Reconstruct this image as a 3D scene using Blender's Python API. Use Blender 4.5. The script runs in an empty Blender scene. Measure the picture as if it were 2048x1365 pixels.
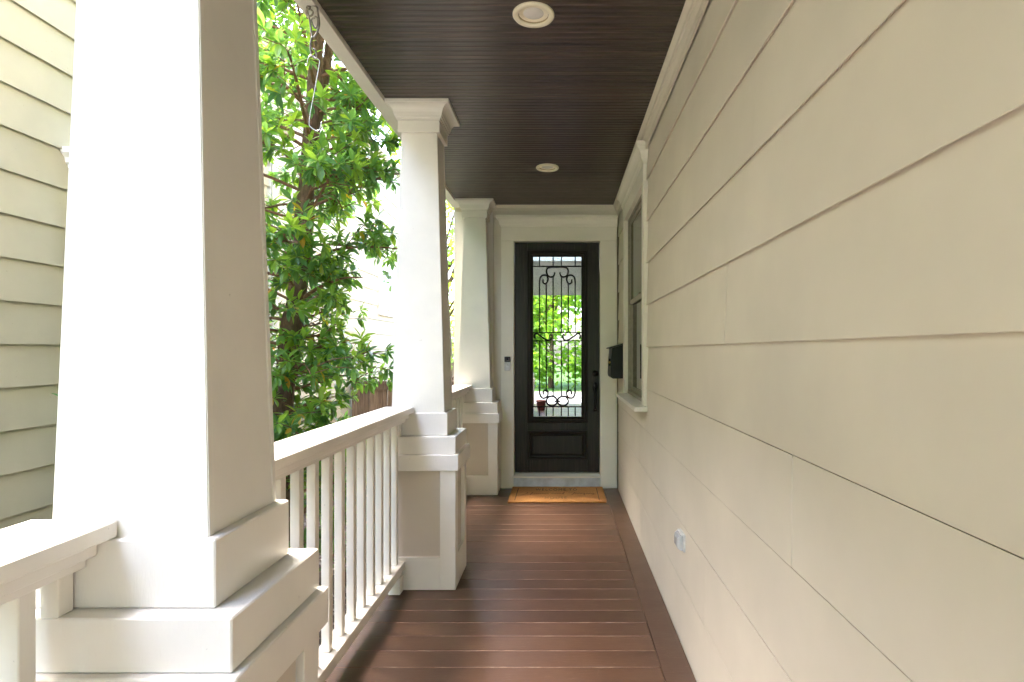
import bpy, bmesh, math, random
from mathutils import Vector, Matrix

# ------------------------------------------------------------------ camera, world, sun, exposure
S = bpy.context.scene
COL = S.collection
CAMH = 1.46
cam_d = bpy.data.cameras.new('camera'); cam = bpy.data.objects.new('camera', cam_d); COL.objects.link(cam)
cam.location = (0, 0, CAMH); cam.rotation_euler = (math.radians(90), 0, 0)
cam_d.sensor_width = 36; cam_d.lens = 36 * 1138 / 2048
cam_d.shift_x = -99 / 2048; cam_d.shift_y = 19.5 / 2048
cam_d.clip_start = 0.05; cam_d.clip_end = 1000
S.camera = cam
S.render.resolution_x = 1024; S.render.resolution_y = 682

SUNV = Vector((-0.42, 0.22, 0.90)).normalized()
W = bpy.data.worlds.new('World'); S.world = W; W.use_nodes = True
wn = W.node_tree.nodes; wl = W.node_tree.links
sky = wn.new('ShaderNodeTexSky'); sky.sky_type = 'NISHITA'; sky.sun_disc = False
sky.sun_elevation = math.asin(SUNV.z); sky.sun_rotation = math.atan2(SUNV.x, SUNV.y)
sky.air_density = 1.0; sky.dust_density = 3.5; sky.ozone_density = 1.0
wn['Background'].inputs['Strength'].default_value = 0.15
wl.new(sky.outputs[0], wn['Background'].inputs['Color'])
sl = bpy.data.lights.new('sun', 'SUN'); sl.energy = 0.5; sl.angle = math.radians(18); sl.color = (1.0, 0.965, 0.91)
so = bpy.data.objects.new('sun', sl); COL.objects.link(so)
so.rotation_euler = (-SUNV).to_track_quat('-Z', 'Y').to_euler(); so.location = (-6, -4, 16)
vs = S.view_settings
vs.view_transform = 'Standard'; vs.look = 'None'; vs.gamma = 1.0; vs.use_curve_mapping = False
vs.exposure = 4.58

# ------------------------------------------------------------------ helpers
RND = random.Random(7)

def worldloc(o):
    v = Vector((0, 0, 0))
    while o is not None:
        v = v + o.location; o = o.parent
    return v

def tag(o, label=None, cat=None, group=None, kind=None):
    if label: o['label'] = label
    if cat: o['category'] = cat
    if group: o['group'] = group
    if kind: o['kind'] = kind
    return o

def empty(name, loc, label=None, cat=None, group=None, kind=None, parent=None):
    o = bpy.data.objects.new(name, None); COL.objects.link(o); o.location = loc
    o.empty_display_size = 0.1
    if parent: o.parent = parent; o.location = Vector(loc) - worldloc(parent)
    return tag(o, label, cat, group, kind)

def mesh_from(bm, name, mat=None, off=None, smooth=False):
    if off is not None: bmesh.ops.translate(bm, verts=bm.verts, vec=-Vector(off))
    me = bpy.data.meshes.new(name); bm.normal_update(); bm.to_mesh(me); bm.free()
    if mat: me.materials.append(mat)
    if smooth:
        for p in me.polygons: p.use_smooth = True
    return me

def obj(name, bm, mat, parent=None, smooth=False, kind=None):
    """world-space bmesh -> object"""
    me = mesh_from(bm, name, mat, worldloc(parent) if parent else None, smooth)
    o = bpy.data.objects.new(name, me); COL.objects.link(o)
    if parent: o.parent = parent
    if kind: o['kind'] = kind
    return o

def inst(name, me, parent, loc, rot=None, scale=None):
    o = bpy.data.objects.new(name, me); COL.objects.link(o)
    if parent: o.parent = parent; o.location = Vector(loc) - worldloc(parent)
    else: o.location = loc
    if rot: o.rotation_euler = rot
    if scale: o.scale = scale
    return o

def copy_tree(o, parent=None, delta=None):
    c = o.copy(); COL.objects.link(c)
    if parent: c.parent = parent
    if delta is not None: c.location = o.location + Vector(delta)
    for ch in o.children: copy_tree(ch, c)
    return c

def box(bm, x0, x1, y0, y1, z0, z1, bev=0.0):
    b = bmesh.new() if bev else bm
    v = [b.verts.new(p) for p in ((x0,y0,z0),(x1,y0,z0),(x1,y1,z0),(x0,y1,z0),(x0,y0,z1),(x1,y0,z1),(x1,y1,z1),(x0,y1,z1))]
    for f in ((0,3,2,1),(4,5,6,7),(0,1,5,4),(1,2,6,5),(2,3,7,6),(3,0,4,7)): b.faces.new([v[i] for i in f])
    if bev:
        bmesh.ops.bevel(b, geom=list(b.edges), offset=bev, segments=1, affect='EDGES', profile=0.5)
        tmp = bpy.data.meshes.new('tmp'); b.to_mesh(tmp); b.free(); bm.from_mesh(tmp); bpy.data.meshes.remove(tmp)
    return bm

def nbox(x0, x1, y0, y1, z0, z1, bev=0.0):
    return box(bmesh.new(), x0, x1, y0, y1, z0, z1, bev)

def loft(rings, cap0=True, cap1=True, bm=None):
    """rings: list of equal-length point loops"""
    bm = bm or bmesh.new(); vr = [[bm.verts.new(p) for p in r] for r in rings]; n = len(rings[0])
    for a, b in zip(vr[:-1], vr[1:]):
        for i in range(n): bm.faces.new((a[i], a[(i+1) % n], b[(i+1) % n], b[i]))
    if cap0: bm.faces.new(list(reversed(vr[0])))
    if cap1: bm.faces.new(vr[-1])
    bmesh.ops.recalc_face_normals(bm, faces=bm.faces)
    return bm

def rect_xy(cx, cy, hx, hy, z): return [(cx-hx,cy-hy,z),(cx+hx,cy-hy,z),(cx+hx,cy+hy,z),(cx-hx,cy+hy,z)]
def rect_xz(x0, x1, z0, z1, y): return [(x0,y,z0),(x1,y,z0),(x1,y,z1),(x0,y,z1)]

def extrude(profile, axis, a0, a1, bm=None):
    """profile of 2-D points, extruded along axis: 'x' -> (y,z), 'y' -> (x,z), 'z' -> (x,y)"""
    def P(p, a): return {'x': (a, p[0], p[1]), 'y': (p[0], a, p[1]), 'z': (p[0], p[1], a)}[axis]
    return loft([[P(p, a0) for p in profile], [P(p, a1) for p in profile]], bm=bm)

def smooth_path(pts, k=5):
    P = [Vector(p) for p in pts]; out = []
    for i in range(len(P) - 1):
        p0 = P[max(i-1, 0)]; p1 = P[i]; p2 = P[i+1]; p3 = P[min(i+2, len(P)-1)]
        for j in range(k):
            t = j / k
            out.append(0.5 * ((2*p1) + (p2-p0)*t + (2*p0-5*p1+4*p2-p3)*t*t + (3*p1-p0-3*p2+p3)*t*t*t))
    out.append(P[-1]); return out

def tube(bm, pts, r, seg=8, r1=None, cap=True):
    pts = [Vector(p) for p in pts]; n = len(pts); rings = []
    t = (pts[1]-pts[0]).normalized(); up = Vector((0,0,1)) if abs(t.z) < 0.9 else Vector((1,0,0))
    u = t.cross(up).normalized()
    for i, p in enumerate(pts):
        d = (pts[min(i+1, n-1)] - pts[max(i-1, 0)])
        if d.length > 1e-9: t = d.normalized()
        u = (u - t * u.dot(t)); u = u.normalized() if u.length > 1e-6 else t.orthogonal().normalized()
        w = t.cross(u)
        rr = r(i/(n-1)) if callable(r) else (r if r1 is None else r + (r1-r)*i/(n-1))
        rings.append([bm.verts.new(p + (u*math.cos(2*math.pi*k/seg) + w*math.sin(2*math.pi*k/seg))*rr) for k in range(seg)])
    for a, b in zip(rings[:-1], rings[1:]):
        for k in range(seg): bm.faces.new((a[k], a[(k+1) % seg], b[(k+1) % seg], b[k]))
    if cap:
        bm.faces.new(list(reversed(rings[0]))); bm.faces.new(rings[-1])
    return bm

def lathe(bm, prof, c, axis='z', seg=32):
    """prof: (radius, height) list about an axis through c"""
    rings = []
    for r, h in prof:
        ring = []
        for k in range(seg):
            a = 2*math.pi*k/seg; x, y = r*math.cos(a), r*math.sin(a)
            p = {'z': (x, y, h), 'y': (x, h, y), 'x': (h, x, y)}[axis]
            ring.append(bm.verts.new((c[0]+p[0], c[1]+p[1], c[2]+p[2])))
        rings.append(ring)
    for a, b in zip(rings[:-1], rings[1:]):
        for k in range(seg): bm.faces.new((a[k], a[(k+1) % seg], b[(k+1) % seg], b[k]))
    if prof[0][0] > 0: bm.faces.new(list(reversed(rings[0])))
    if prof[-1][0] > 0: bm.faces.new(rings[-1])
    bmesh.ops.recalc_face_normals(bm, faces=bm.faces)
    return bm

# ------------------------------------------------------------------ materials
def material(name):
    m = bpy.data.materials.new(name); m.use_nodes = True
    nt = m.node_tree; b = nt.nodes['Principled BSDF']
    return m, nt, nt.nodes, nt.links, b

def coords(n, l, scale=(1,1,1), space='world', rand=0.0):
    """world position (or object) with optional per-object random offset"""
    if space == 'world': src = n.new('ShaderNodeNewGeometry').outputs['Position']
    else: src = n.new('ShaderNodeTexCoord').outputs['Object']
    mp = n.new('ShaderNodeMapping'); mp.inputs['Scale'].default_value = scale
    l.new(src, mp.inputs['Vector'])
    out = mp.outputs[0]
    if rand:
        oi = n.new('ShaderNodeObjectInfo'); mu = n.new('ShaderNodeMath'); mu.operation = 'MULTIPLY'; mu.inputs[1].default_value = rand
        l.new(oi.outputs['Random'], mu.inputs[0])
        ad = n.new('ShaderNodeVectorMath'); ad.operation = 'ADD'
        l.new(out, ad.inputs[0]); l.new(mu.outputs[0], ad.inputs[1]); out = ad.outputs[0]
    return out

def noise(n, l, vec, scale, detail=4, rough=0.55):
    t = n.new('ShaderNodeTexNoise'); t.inputs['Scale'].default_value = scale; t.inputs['Detail'].default_value = detail
    t.inputs['Roughness'].default_value = rough; l.new(vec, t.inputs['Vector']); return t.outputs['Fac']

def ramp(n, l, fac, stops):
    r = n.new('ShaderNodeValToRGB'); l.new(fac, r.inputs[0]); e = r.color_ramp.elements
    while len(e) < len(stops): e.new(0.5)
    for i, (p, c) in enumerate(stops):
        e[i].position = p; e[i].color = (*c, 1) if len(c) == 3 else c
    return r.outputs[0]

def mix(n, l, fac, a, b, mode='MIX'):
    m = n.new('ShaderNodeMix'); m.data_type = 'RGBA'; m.blend_type = mode
    for sock, v in ((0, fac), (6, a), (7, b)):
        if isinstance(v, (int, float)): m.inputs[sock].default_value = v
        elif isinstance(v, tuple): m.inputs[sock].default_value = (*v, 1)
        else: l.new(v, m.inputs[sock])
    return m.outputs[2]

def bump(n, l, b, height, strength=0.2, dist=0.002, prev=None):
    bp = n.new('ShaderNodeBump'); bp.inputs['Strength'].default_value = strength; bp.inputs['Distance'].default_value = dist
    l.new(height, bp.inputs['Height'])
    if prev is not None: l.new(prev, bp.inputs['Normal'])
    l.new(bp.outputs[0], b.inputs['Normal']); return bp.outputs[0]

def vary(n, l, col, amt):
    """per-object brightness variation"""
    oi = n.new('ShaderNodeObjectInfo'); mr = n.new('ShaderNodeMapRange')
    mr.inputs['To Min'].default_value = 1-amt; mr.inputs['To Max'].default_value = 1+amt
    l.new(oi.outputs['Random'], mr.inputs['Value'])
    h = n.new('ShaderNodeHueSaturation'); l.new(mr.outputs[0], h.inputs['Value'])
    if isinstance(col, tuple): h.inputs['Color'].default_value = (*col, 1)
    else: l.new(col, h.inputs['Color'])
    return h.outputs[0]

def paint(name, base, rough=0.5, dirt=0.06, obj_var=0.0, speck=True, wav=0.25, brs=0.32):
    m, nt, n, l, b = material(name)
    p = coords(n, l)
    f1 = noise(n, l, p, 2.2, 5); dark = tuple(c*(1-dirt*1.6) for c in base); lite = tuple(min(1, c*(1+dirt*0.6)) for c in base)
    c = ramp(n, l, f1, [(0.3, dark), (0.7, lite)])
    if speck:
        f2 = noise(n, l, p, 60, 2, 0.4)
        k = ramp(n, l, f2, [(0.765, (0,0,0)), (0.80, (0.55,0.55,0.55))])
        c = mix(n, l, k, c, tuple(x*0.55 for x in base))
    if obj_var: c = vary(n, l, c, obj_var)
    l.new(c, b.inputs['Base Color'])
    b.inputs['Roughness'].default_value = rough
    brush = noise(n, l, coords(n, l, (9, 9, 1.3)), 26, 4)
    lump = noise(n, l, p, 9, 3)
    pr = bump(n, l, b, lump, wav, 0.004); bump(n, l, b, brush, brs, 0.002, pr)
    return m

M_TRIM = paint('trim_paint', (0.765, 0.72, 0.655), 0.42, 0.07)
M_RAIL = paint('rail_paint', (0.77, 0.72, 0.64), 0.45, 0.09)
M_CASE = paint('casing_paint', (0.79, 0.75, 0.64), 0.45, 0.04, speck=False)
M_SIDE = paint('siding_paint', (0.675, 0.612, 0.502), 0.6, 0.045, 0.012, speck=False, wav=0.3, brs=0.08)
M_NEIGH = paint('neighbour_siding_paint', (0.43, 0.40, 0.295), 0.6, 0.07, 0.02)
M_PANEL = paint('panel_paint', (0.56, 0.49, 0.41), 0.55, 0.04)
M_WHITE = paint('white_trim_paint', (0.80, 0.79, 0.76), 0.5, 0.04)

def deck_material(name='deck_paint'):
    m, nt, n, l, b = material(name)
    p = coords(n, l, (1,1,1), rand=13.0)
    big = noise(n, l, p, 3.0, 5)
    c = ramp(n, l, big, [(0.28, (0.066, 0.031, 0.0165)), (0.55, (0.092, 0.0455, 0.0245)), (0.8, (0.130, 0.069, 0.041))])
    fib = noise(n, l, coords(n, l, (1.2, 22, 22), rand=5.0), 9, 5, 0.65)
    c = mix(n, l, ramp(n, l, fib, [(0.38, (0.6,)*3), (0.62, (0,0,0))]), c, (0.056, 0.023, 0.012))
    # scuffs and chips
    sc = noise(n, l, coords(n, l, (3.5, 16, 8), rand=9.0), 6.5, 6, 0.75)
    c = mix(n, l, ramp(n, l, sc, [(0.60, (0,0,0)), (0.70, (0.5,)*3)]), c, (0.26, 0.165, 0.115))
    chip = noise(n, l, coords(n, l, (10, 24, 10), rand=3.0), 11, 3, 0.6)
    c = mix(n, l, ramp(n, l, chip, [(0.74, (0,0,0)), (0.77, (0.6,)*3)]), c, (0.36, 0.25, 0.17))
    c = vary(n, l, c, 0.13)
    l.new(c, b.inputs['Base Color'])
    rg = noise(n, l, p, 7, 4)
    l.new(ramp(n, l, rg, [(0.3, (0.30,)*3), (0.8, (0.40,)*3)]), b.inputs['Roughness'])
    b.inputs['Specular IOR Level'].default_value = 0.7
    pr = bump(n, l, b, fib, 0.28, 0.003); bump(n, l, b, noise(n, l, p, 5, 2), 0.3, 0.006, pr)
    return m
M_DECK = deck_material()
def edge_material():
    m, nt, n, l, b = material('worn_highlight_deck_edge')  # patchy wear; bevel highlights along the seams are also painted in as lighter colour
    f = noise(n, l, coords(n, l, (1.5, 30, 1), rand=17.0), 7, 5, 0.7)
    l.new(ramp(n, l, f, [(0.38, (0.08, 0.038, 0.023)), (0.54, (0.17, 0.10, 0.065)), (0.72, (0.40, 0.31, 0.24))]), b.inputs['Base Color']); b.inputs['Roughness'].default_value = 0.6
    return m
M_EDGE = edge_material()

def stain_material():
    m, nt, n, l, b = material('ceiling_stain')
    p = coords(n, l, (1.0, 30, 30), rand=11.0)
    g = noise(n, l, p, 3.2, 6, 0.65)
    c = ramp(n, l, g, [(0.3, (0.011, 0.0063, 0.0042)), (0.52, (0.032, 0.0195, 0.013)), (0.75, (0.13, 0.085, 0.058))])
    st = noise(n, l, coords(n, l, (1.4, 1.4, 1)), 2.2, 4)
    c = mix(n, l, ramp(n, l, st, [(0.45, (0,0,0)), (0.75, (0.5,)*3)]), c, (0.048, 0.024, 0.014))
    sc = noise(n, l, coords(n, l, (2.2, 40, 1), rand=4.0), 5, 4, 0.7)
    c = mix(n, l, ramp(n, l, sc, [(0.72, (0,0,0)), (0.80, (0.4,)*3)]), c, (0.16, 0.10, 0.065))
    c = vary(n, l, c, 0.4)
    l.new(c, b.inputs['Base Color'])
    rg = noise(n, l, coords(n, l, (2, 8, 1)), 5, 4)
    l.new(ramp(n, l, rg, [(0.3, (0.295,)*3), (0.8, (0.42,)*3)]), b.inputs['Roughness'])
    b.inputs['Specular IOR Level'].default_value = 0.75
    bump(n, l, b, g, 0.3, 0.002)
    return m
M_CEIL = stain_material()

def door_material():
    m, nt, n, l, b = material('door_stain')
    g = noise(n, l, coords(n, l, (26, 26, 1.1)), 3.0, 6, 0.6)
    c = ramp(n, l, g, [(0.3, (0.0065, 0.0046, 0.0035)), (0.55, (0.016, 0.0114, 0.0085)), (0.8, (0.048, 0.034, 0.025))])
    l.new(c, b.inputs['Base Color'])
    rg = noise(n, l, coords(n, l, (3, 3, 3)), 4, 4)
    l.new(ramp(n, l, rg, [(0.3, (0.30,)*3), (0.8, (0.44,)*3)]), b.inputs['Roughness'])
    b.inputs['Specular IOR Level'].default_value = 0.3
    bump(n, l, b, g, 0.2, 0.0015)
    return m
M_DOOR = door_material()

def simple(name, base, rough=0.5, metal=0.0, nscale=30, amt=0.15, bstr=0.1):
    m, nt, n, l, b = material(name)
    p = coords(n, l)
    f = noise(n, l, p, nscale, 4)
    l.new(ramp(n, l, f, [(0.3, tuple(c*(1-amt) for c in base)), (0.7, tuple(min(1, c*(1+amt)) for c in base))]), b.inputs['Base Color'])
    b.inputs['Roughness'].default_value = rough; b.inputs['Metallic'].default_value = metal
    if bstr: bump(n, l, b, f, bstr, 0.002)
    return m
M_IRON = simple('wrought_iron', (0.008, 0.0075, 0.007), 0.42, 0.0)
M_BLACK = simple('black_enamel', (0.006, 0.006, 0.0075), 0.3, 0.0, 12)
M_BRONZE = simple('oil_rubbed_bronze', (0.008, 0.007, 0.006), 0.33, 0.0)
M_BRASS = simple('brass', (0.65, 0.48, 0.2), 0.3, 1.0)
M_STEEL = simple('galvanised_steel', (0.55, 0.58, 0.62), 0.5, 0.3, 9, 0.22)
M_CHROME = simple('wire_steel', (0.62, 0.61, 0.58), 0.25, 1.0)
M_RUSTY = simple('weathered_steel', (0.25, 0.22, 0.19), 0.4, 0.8, 60, 0.4)
M_VINYL = simple('tan_vinyl', (0.27, 0.24, 0.175), 0.45)
M_CREAM = simple('cream_enamel', (0.80, 0.73, 0.57), 0.4, 0, 20, 0.05, 0)
M_BAFFLE = simple('bronze_baffle', (0.36, 0.28, 0.15), 0.35)
for m_ in (M_IRON, M_BLACK, M_BRONZE): m_.node_tree.nodes['Principled BSDF'].inputs['Specular IOR Level'].default_value = 0.2
M_BULB = simple('frosted_bulb', (0.68, 0.66, 0.62), 0.22, 0, 8, 0.12, 0)
M_GREYPL = simple('grey_plastic', (0.62, 0.62, 0.60), 0.3)
M_SILVER = simple('silver_plastic', (0.62, 0.61, 0.60), 0.35)
M_DARKGL = simple('dark_plastic', (0.010, 0.010, 0.011), 0.15, 0, 20, 0.1, 0)
M_INSIDE = simple('interior_paint', (0.10, 0.095, 0.085), 0.8)
M_SHEATH = simple('sheathing', (0.30, 0.26, 0.2), 0.8)
M_ROOF = simple('roof_shingle', (0.07, 0.062, 0.055), 0.9, 0, 18, 0.4, 0.4)
M_CONC = simple('concrete', (0.33, 0.315, 0.285), 0.85, 0, 6, 0.14, 0.3)
M_TERRA = simple('terracotta', (0.16, 0.045, 0.035), 0.6)
M_INK = simple('mat_ink', (0.05, 0.022, 0.008), 0.9)
M_INKF = simple('faded_mat_ink', (0.17, 0.065, 0.018), 0.95)
M_INKP = simple('pale_mat_ink', (0.22, 0.115, 0.035), 0.95)

def wood_fence_material():
    m, nt, n, l, b = material('weathered_cedar')
    g = noise(n, l, coords(n, l, (22, 22, 1.2), rand=7.0), 3, 6, 0.65)
    c = ramp(n, l, g, [(0.3, (0.09, 0.058, 0.038)), (0.55, (0.20, 0.135, 0.09)), (0.8, (0.34, 0.25, 0.18))])
    c = vary(n, l, c, 0.3); l.new(c, b.inputs['Base Color']); b.inputs['Roughness'].default_value = 0.85
    bump(n, l, b, g, 0.4, 0.003); return m
M_FENCE = wood_fence_material()

def coir_material():
    m, nt, n, l, b = material('coir')
    f = noise(n, l, coords(n, l, (1, 1, 1)), 260, 3, 0.7)
    c = ramp(n, l, f, [(0.3, (0.26, 0.105, 0.024)), (0.55, (0.54, 0.25, 0.068)), (0.8, (0.74, 0.40, 0.14))])
    f2 = noise(n, l, coords(n, l), 9, 4)
    c = mix(n, l, ramp(n, l, f2, [(0.4, (0,0,0)), (0.8, (0.5,)*3)]), c, (0.34, 0.12, 0.028))
    l.new(c, b.inputs['Base Color']); b.inputs['Roughness'].default_value = 0.95
    bump(n, l, b, f, 0.8, 0.006); return m
M_COIR = coir_material()

def glass_material(name, refl, tint, ior=None):
    m = bpy.data.materials.new(name); m.use_nodes = True; n = m.node_tree.nodes; l = m.node_tree.links
    n.clear(); out = n.new('ShaderNodeOutputMaterial'); mx = n.new('ShaderNodeMixShader')
    tr = n.new('ShaderNodeBsdfTransparent'); tr.inputs[0].default_value = (*tint, 1)
    gl = n.new('ShaderNodeBsdfGlossy'); gl.inputs['Color'].default_value = (0.95, 0.96, 0.95, 1); gl.inputs['Roughness'].default_value = 0.008
    mx.inputs[0].default_value = refl
    if ior:
        fn = n.new('ShaderNodeFresnel'); fn.inputs['IOR'].default_value = ior; l.new(fn.outputs[0], mx.inputs[0])
    nz = n.new('ShaderNodeTexNoise'); nz.inputs['Scale'].default_value = 3.0
    bp = n.new('ShaderNodeBump'); bp.inputs['Strength'].default_value = 0.02; bp.inputs['Distance'].default_value = 0.01
    l.new(nz.outputs['Fac'], bp.inputs['Height']); l.new(bp.outputs[0], gl.inputs['Normal'])
    l.new(tr.outputs[0], mx.inputs[1]); l.new(gl.outputs[0], mx.inputs[2]); l.new(mx.outputs[0], out.inputs[0]); return m
M_GLASS = glass_material('coated_door_glass', 0.40, (0.40, 0.41, 0.40))
M_WGLASS = glass_material('window_glass', 0.30, (0.10, 0.105, 0.10), 1.9)
def clear_plastic():
    m, nt, n, l, b = material('clear_plastic_cover')
    b.inputs['Base Color'].default_value = (0.85, 0.86, 0.86, 1); b.inputs['Roughness'].default_value = 0.12
    b.inputs['Transmission Weight'].default_value = 0.55; b.inputs['IOR'].default_value = 1.4
    return m
M_CLEAR = clear_plastic()

def leaf_material(name, stops, trans=0.45, gloss=0.38, sat=1.0):
    m = bpy.data.materials.new(name); m.use_nodes = True; n = m.node_tree.nodes; l = m.node_tree.links
    b = n['Principled BSDF']; out = n['Material Output']
    at = n.new('ShaderNodeAttribute'); at.attribute_name = 'tint'
    oi = n.new('ShaderNodeObjectInfo')
    ad = n.new('ShaderNodeMath'); ad.operation = 'ADD'
    l.new(at.outputs['Fac'], ad.inputs[0]); l.new(oi.outputs['Random'], ad.inputs[1])
    fr = n.new('ShaderNodeMath'); fr.operation = 'FRACT'; l.new(ad.outputs[0], fr.inputs[0])
    c = ramp(n, l, fr.outputs[0], stops)
    l.new(c, b.inputs['Base Color']); b.inputs['Roughness'].default_value = gloss
    tl = n.new('ShaderNodeBsdfTranslucent')
    hs = n.new('ShaderNodeHueSaturation'); hs.inputs['Hue'].default_value = 0.478; hs.inputs['Value'].default_value = 3.2; hs.inputs['Saturation'].default_value = 1.1
    l.new(c, hs.inputs['Color']); l.new(hs.outputs[0], tl.inputs[0])
    mx = n.new('ShaderNodeMixShader'); mx.inputs[0].default_value = trans
    l.new(b.outputs[0], mx.inputs[1]); l.new(tl.outputs[0], mx.inputs[2]); l.new(mx.outputs[0], out.inputs[0]); return m
M_LEAF = leaf_material('evergreen_leaf', [(0.0, (0.058, 0.140, 0.052)), (0.40, (0.092, 0.20, 0.044)), (0.75, (0.15, 0.27, 0.046)), (0.982, (0.17, 0.28, 0.045)), (0.99, (0.36, 0.30, 0.04)), (1.0, (0.40, 0.24, 0.05))], 0.42, 0.33)
M_LEAF2 = leaf_material('light_leaf', [(0.0, (0.075, 0.16, 0.022)), (0.5, (0.11, 0.21, 0.03)), (1.0, (0.16, 0.27, 0.045))], 0.55, 0.5)
M_LEAF3 = leaf_material('shrub_leaf', [(0.0, (0.04, 0.10, 0.025)), (1.0, (0.09, 0.17, 0.04))], 0.4, 0.4)
def bark_material():
    m, nt, n, l, b = material('bark')
    g = noise(n, l, coords(n, l, (14, 14, 4)), 4, 6, 0.65)
    c = ramp(n, l, g, [(0.28, (0.045, 0.027, 0.016)), (0.55, (0.14, 0.082, 0.048)), (0.8, (0.30, 0.19, 0.115))])
    mo = noise(n, l, coords(n, l), 5, 4)
    c = mix(n, l, ramp(n, l, mo, [(0.5, (0,0,0)), (0.7, (0.55,)*3)]), c, (0.13, 0.115, 0.055))
    l.new(c, b.inputs['Base Color']); b.inputs['Roughness'].default_value = 0.85
    bump(n, l, b, g, 0.7, 0.012); return m
M_BARK = bark_material()
M_TWIG = simple('twig', (0.22, 0.115, 0.065), 0.7, 0, 40, 0.3)
def ground_material(name, stops, sc):
    m, nt, n, l, b = material(name)
    f = noise(n, l, coords(n, l), sc, 6, 0.7); f2 = noise(n, l, coords(n, l), sc*0.07, 4)
    c = ramp(n, l, f, stops); c = mix(n, l, f2, c, stops[0][1]); l.new(c, b.inputs['Base Color']); b.inputs['Roughness'].default_value = 0.95
    bump(n, l, b, f, 0.8, 0.02); return m
M_SOIL = ground_material('mulch', [(0.3, (0.05, 0.035, 0.024)), (0.55, (0.14, 0.10, 0.07)), (0.75, (0.27, 0.22, 0.17))], 22)
M_GRAVEL = simple('gravel_stone', (0.30, 0.27, 0.235), 0.85, 0, 5, 0.45)
M_LAWN = ground_material('lawn', [(0.3, (0.055, 0.13, 0.018)), (0.7, (0.12, 0.24, 0.035))], 14)

# ------------------------------------------------------------------ setting: ground, street, lawn
GZ = -0.6
def sheet(name, x0, x1, y0, y1, z, mat, th=0.0):
    bm = bmesh.new()
    v = [bm.verts.new(p) for p in ((x0,y0,z),(x1,y0,z),(x1,y1,z),(x0,y1,z))]; bm.faces.new(v)
    o = obj(name, bm, mat); return tag(o, kind='structure')
ground = sheet('ground', -400, 400, -400, 400, GZ, M_SOIL)
lawn = sheet('lawn', -60, 60, -70, -3.9, GZ+0.004, M_LAWN)
drive = tag(obj('driveway', nbox(-60, 60, -16, -4.2, GZ-0.1, GZ+0.03), M_CONC), kind='structure')

# ------------------------------------------------------------------ porch deck
WX = 0.60          # siding face of the house side wall
DY = 6.05          # front wall plane
PY0 = -3.6         # porch end behind the camera
deck = empty('porch_deck', (0, 1.5, 0), kind='structure')
PITCH = 0.1443
x0, x1 = -1.12, 0.457
bm = nbox(x0, x1, -PITCH/2+0.0009, PITCH/2-0.0009, -0.028, 0.0)
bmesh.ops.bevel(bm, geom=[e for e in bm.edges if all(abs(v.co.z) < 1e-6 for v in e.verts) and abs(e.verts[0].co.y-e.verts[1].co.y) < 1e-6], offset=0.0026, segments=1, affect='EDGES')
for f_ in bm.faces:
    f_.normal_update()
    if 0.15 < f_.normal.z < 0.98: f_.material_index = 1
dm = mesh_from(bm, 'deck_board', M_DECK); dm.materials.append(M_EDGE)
y = 3.779 - PITCH/2
while y - PITCH > PY0: y -= PITCH
while y < DY + 0.0:
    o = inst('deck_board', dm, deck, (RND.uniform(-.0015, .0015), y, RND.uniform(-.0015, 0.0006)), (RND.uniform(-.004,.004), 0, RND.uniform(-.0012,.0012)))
    y += PITCH
yy = PY0
for ln in (3.2, 2.9, 3.6):
    y2 = min(yy+ln, DY)
    bb = nbox(0.460, WX-0.004, yy+0.001, y2-0.001, -0.028, 0.001, 0.0025); obj('border_board', bb, M_DECK, deck); yy = y2
for jx in (-1.05, -0.3, 0.45): obj('joist', nbox(jx-0.02, jx+0.02, PY0+0.05, DY-0.05, -0.24, -0.030), M_FENCE, deck)
obj('skirt_board', nbox(-1.16, -1.125, PY0, DY-0.01, -0.30, -0.004), M_TRIM, deck)
obj('skirt_board', nbox(-1.12, WX, PY0-0.035, PY0-0.003, -0.30, -0.004), M_TRIM, deck)
for py in (-3.3, -1.04, 1.31, 3.66, 5.8):
    for px in (-1.05, 0.45): obj('pier', nbox(px-0.08, px+0.08, py-0.08, py+0.08, GZ-0.05, -0.242), M_CONC, deck)
for k in range(3):
    obj('step', nbox(-0.9, 0.5, PY0-0.04-0.3*(k+1), PY0-0.04-0.3*k, GZ-0.02, -0.15*(k+1)), M_DECK, deck)

# ------------------------------------------------------------------ porch ceiling (beadboard strips)
CZ = 3.0
ceil_ = empty('porch_ceiling', (0, 1.5, CZ), kind='structure')
CX0, CX1 = -1.075, 0.575
BP = 0.0434
def bead_profile():
    h = BP/2
    return [(-h+0.0002, 0.012), (-h+0.0002, 0.0045), (-h+0.0040, 0.0), (h-0.0095, 0.0), (h-0.0070, 0.0040), (h-0.0055, 0.0012), (h-0.0026, 0.0004), (h-0.0002, 0.0034), (h-0.0002, 0.012)]
def bead_mesh(a, b): return mesh_from(extrude(bead_profile(), 'x', a, b), 'ceiling_board', M_CEIL)
full = bead_mesh(CX0, CX1)
LIGHTS = [(-0.128, 2.60), (-0.118, 2.60 + 50*BP)]
cutm = {}
for i, (lx, ly) in enumerate(LIGHTS): cutm[i] = (bead_mesh(CX0, lx-0.066), bead_mesh(lx+0.066, CX1))
k = -int((2.60-PY0)/BP)
while 2.60 + k*BP < DY + 0.005:
    yb = 2.60 + k*BP; hit = None
    for i, (lx, ly) in enumerate(LIGHTS):
        if abs(yb-ly) < 1.5*BP: hit = i
    z = CZ + RND.uniform(0, 0.0006)
    if hit is None: inst('ceiling_board', full, ceil_, (0, yb, z))
    else:
        for m_ in cutm[hit]: inst('ceiling_board', m_, ceil_, (0, yb, z))
    k += 1
obj('ceiling_backing', nbox(-1.12, 1.2, PY0, DY+0.1, CZ+0.13, CZ+0.16), M_SHEATH, ceil_)

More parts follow.
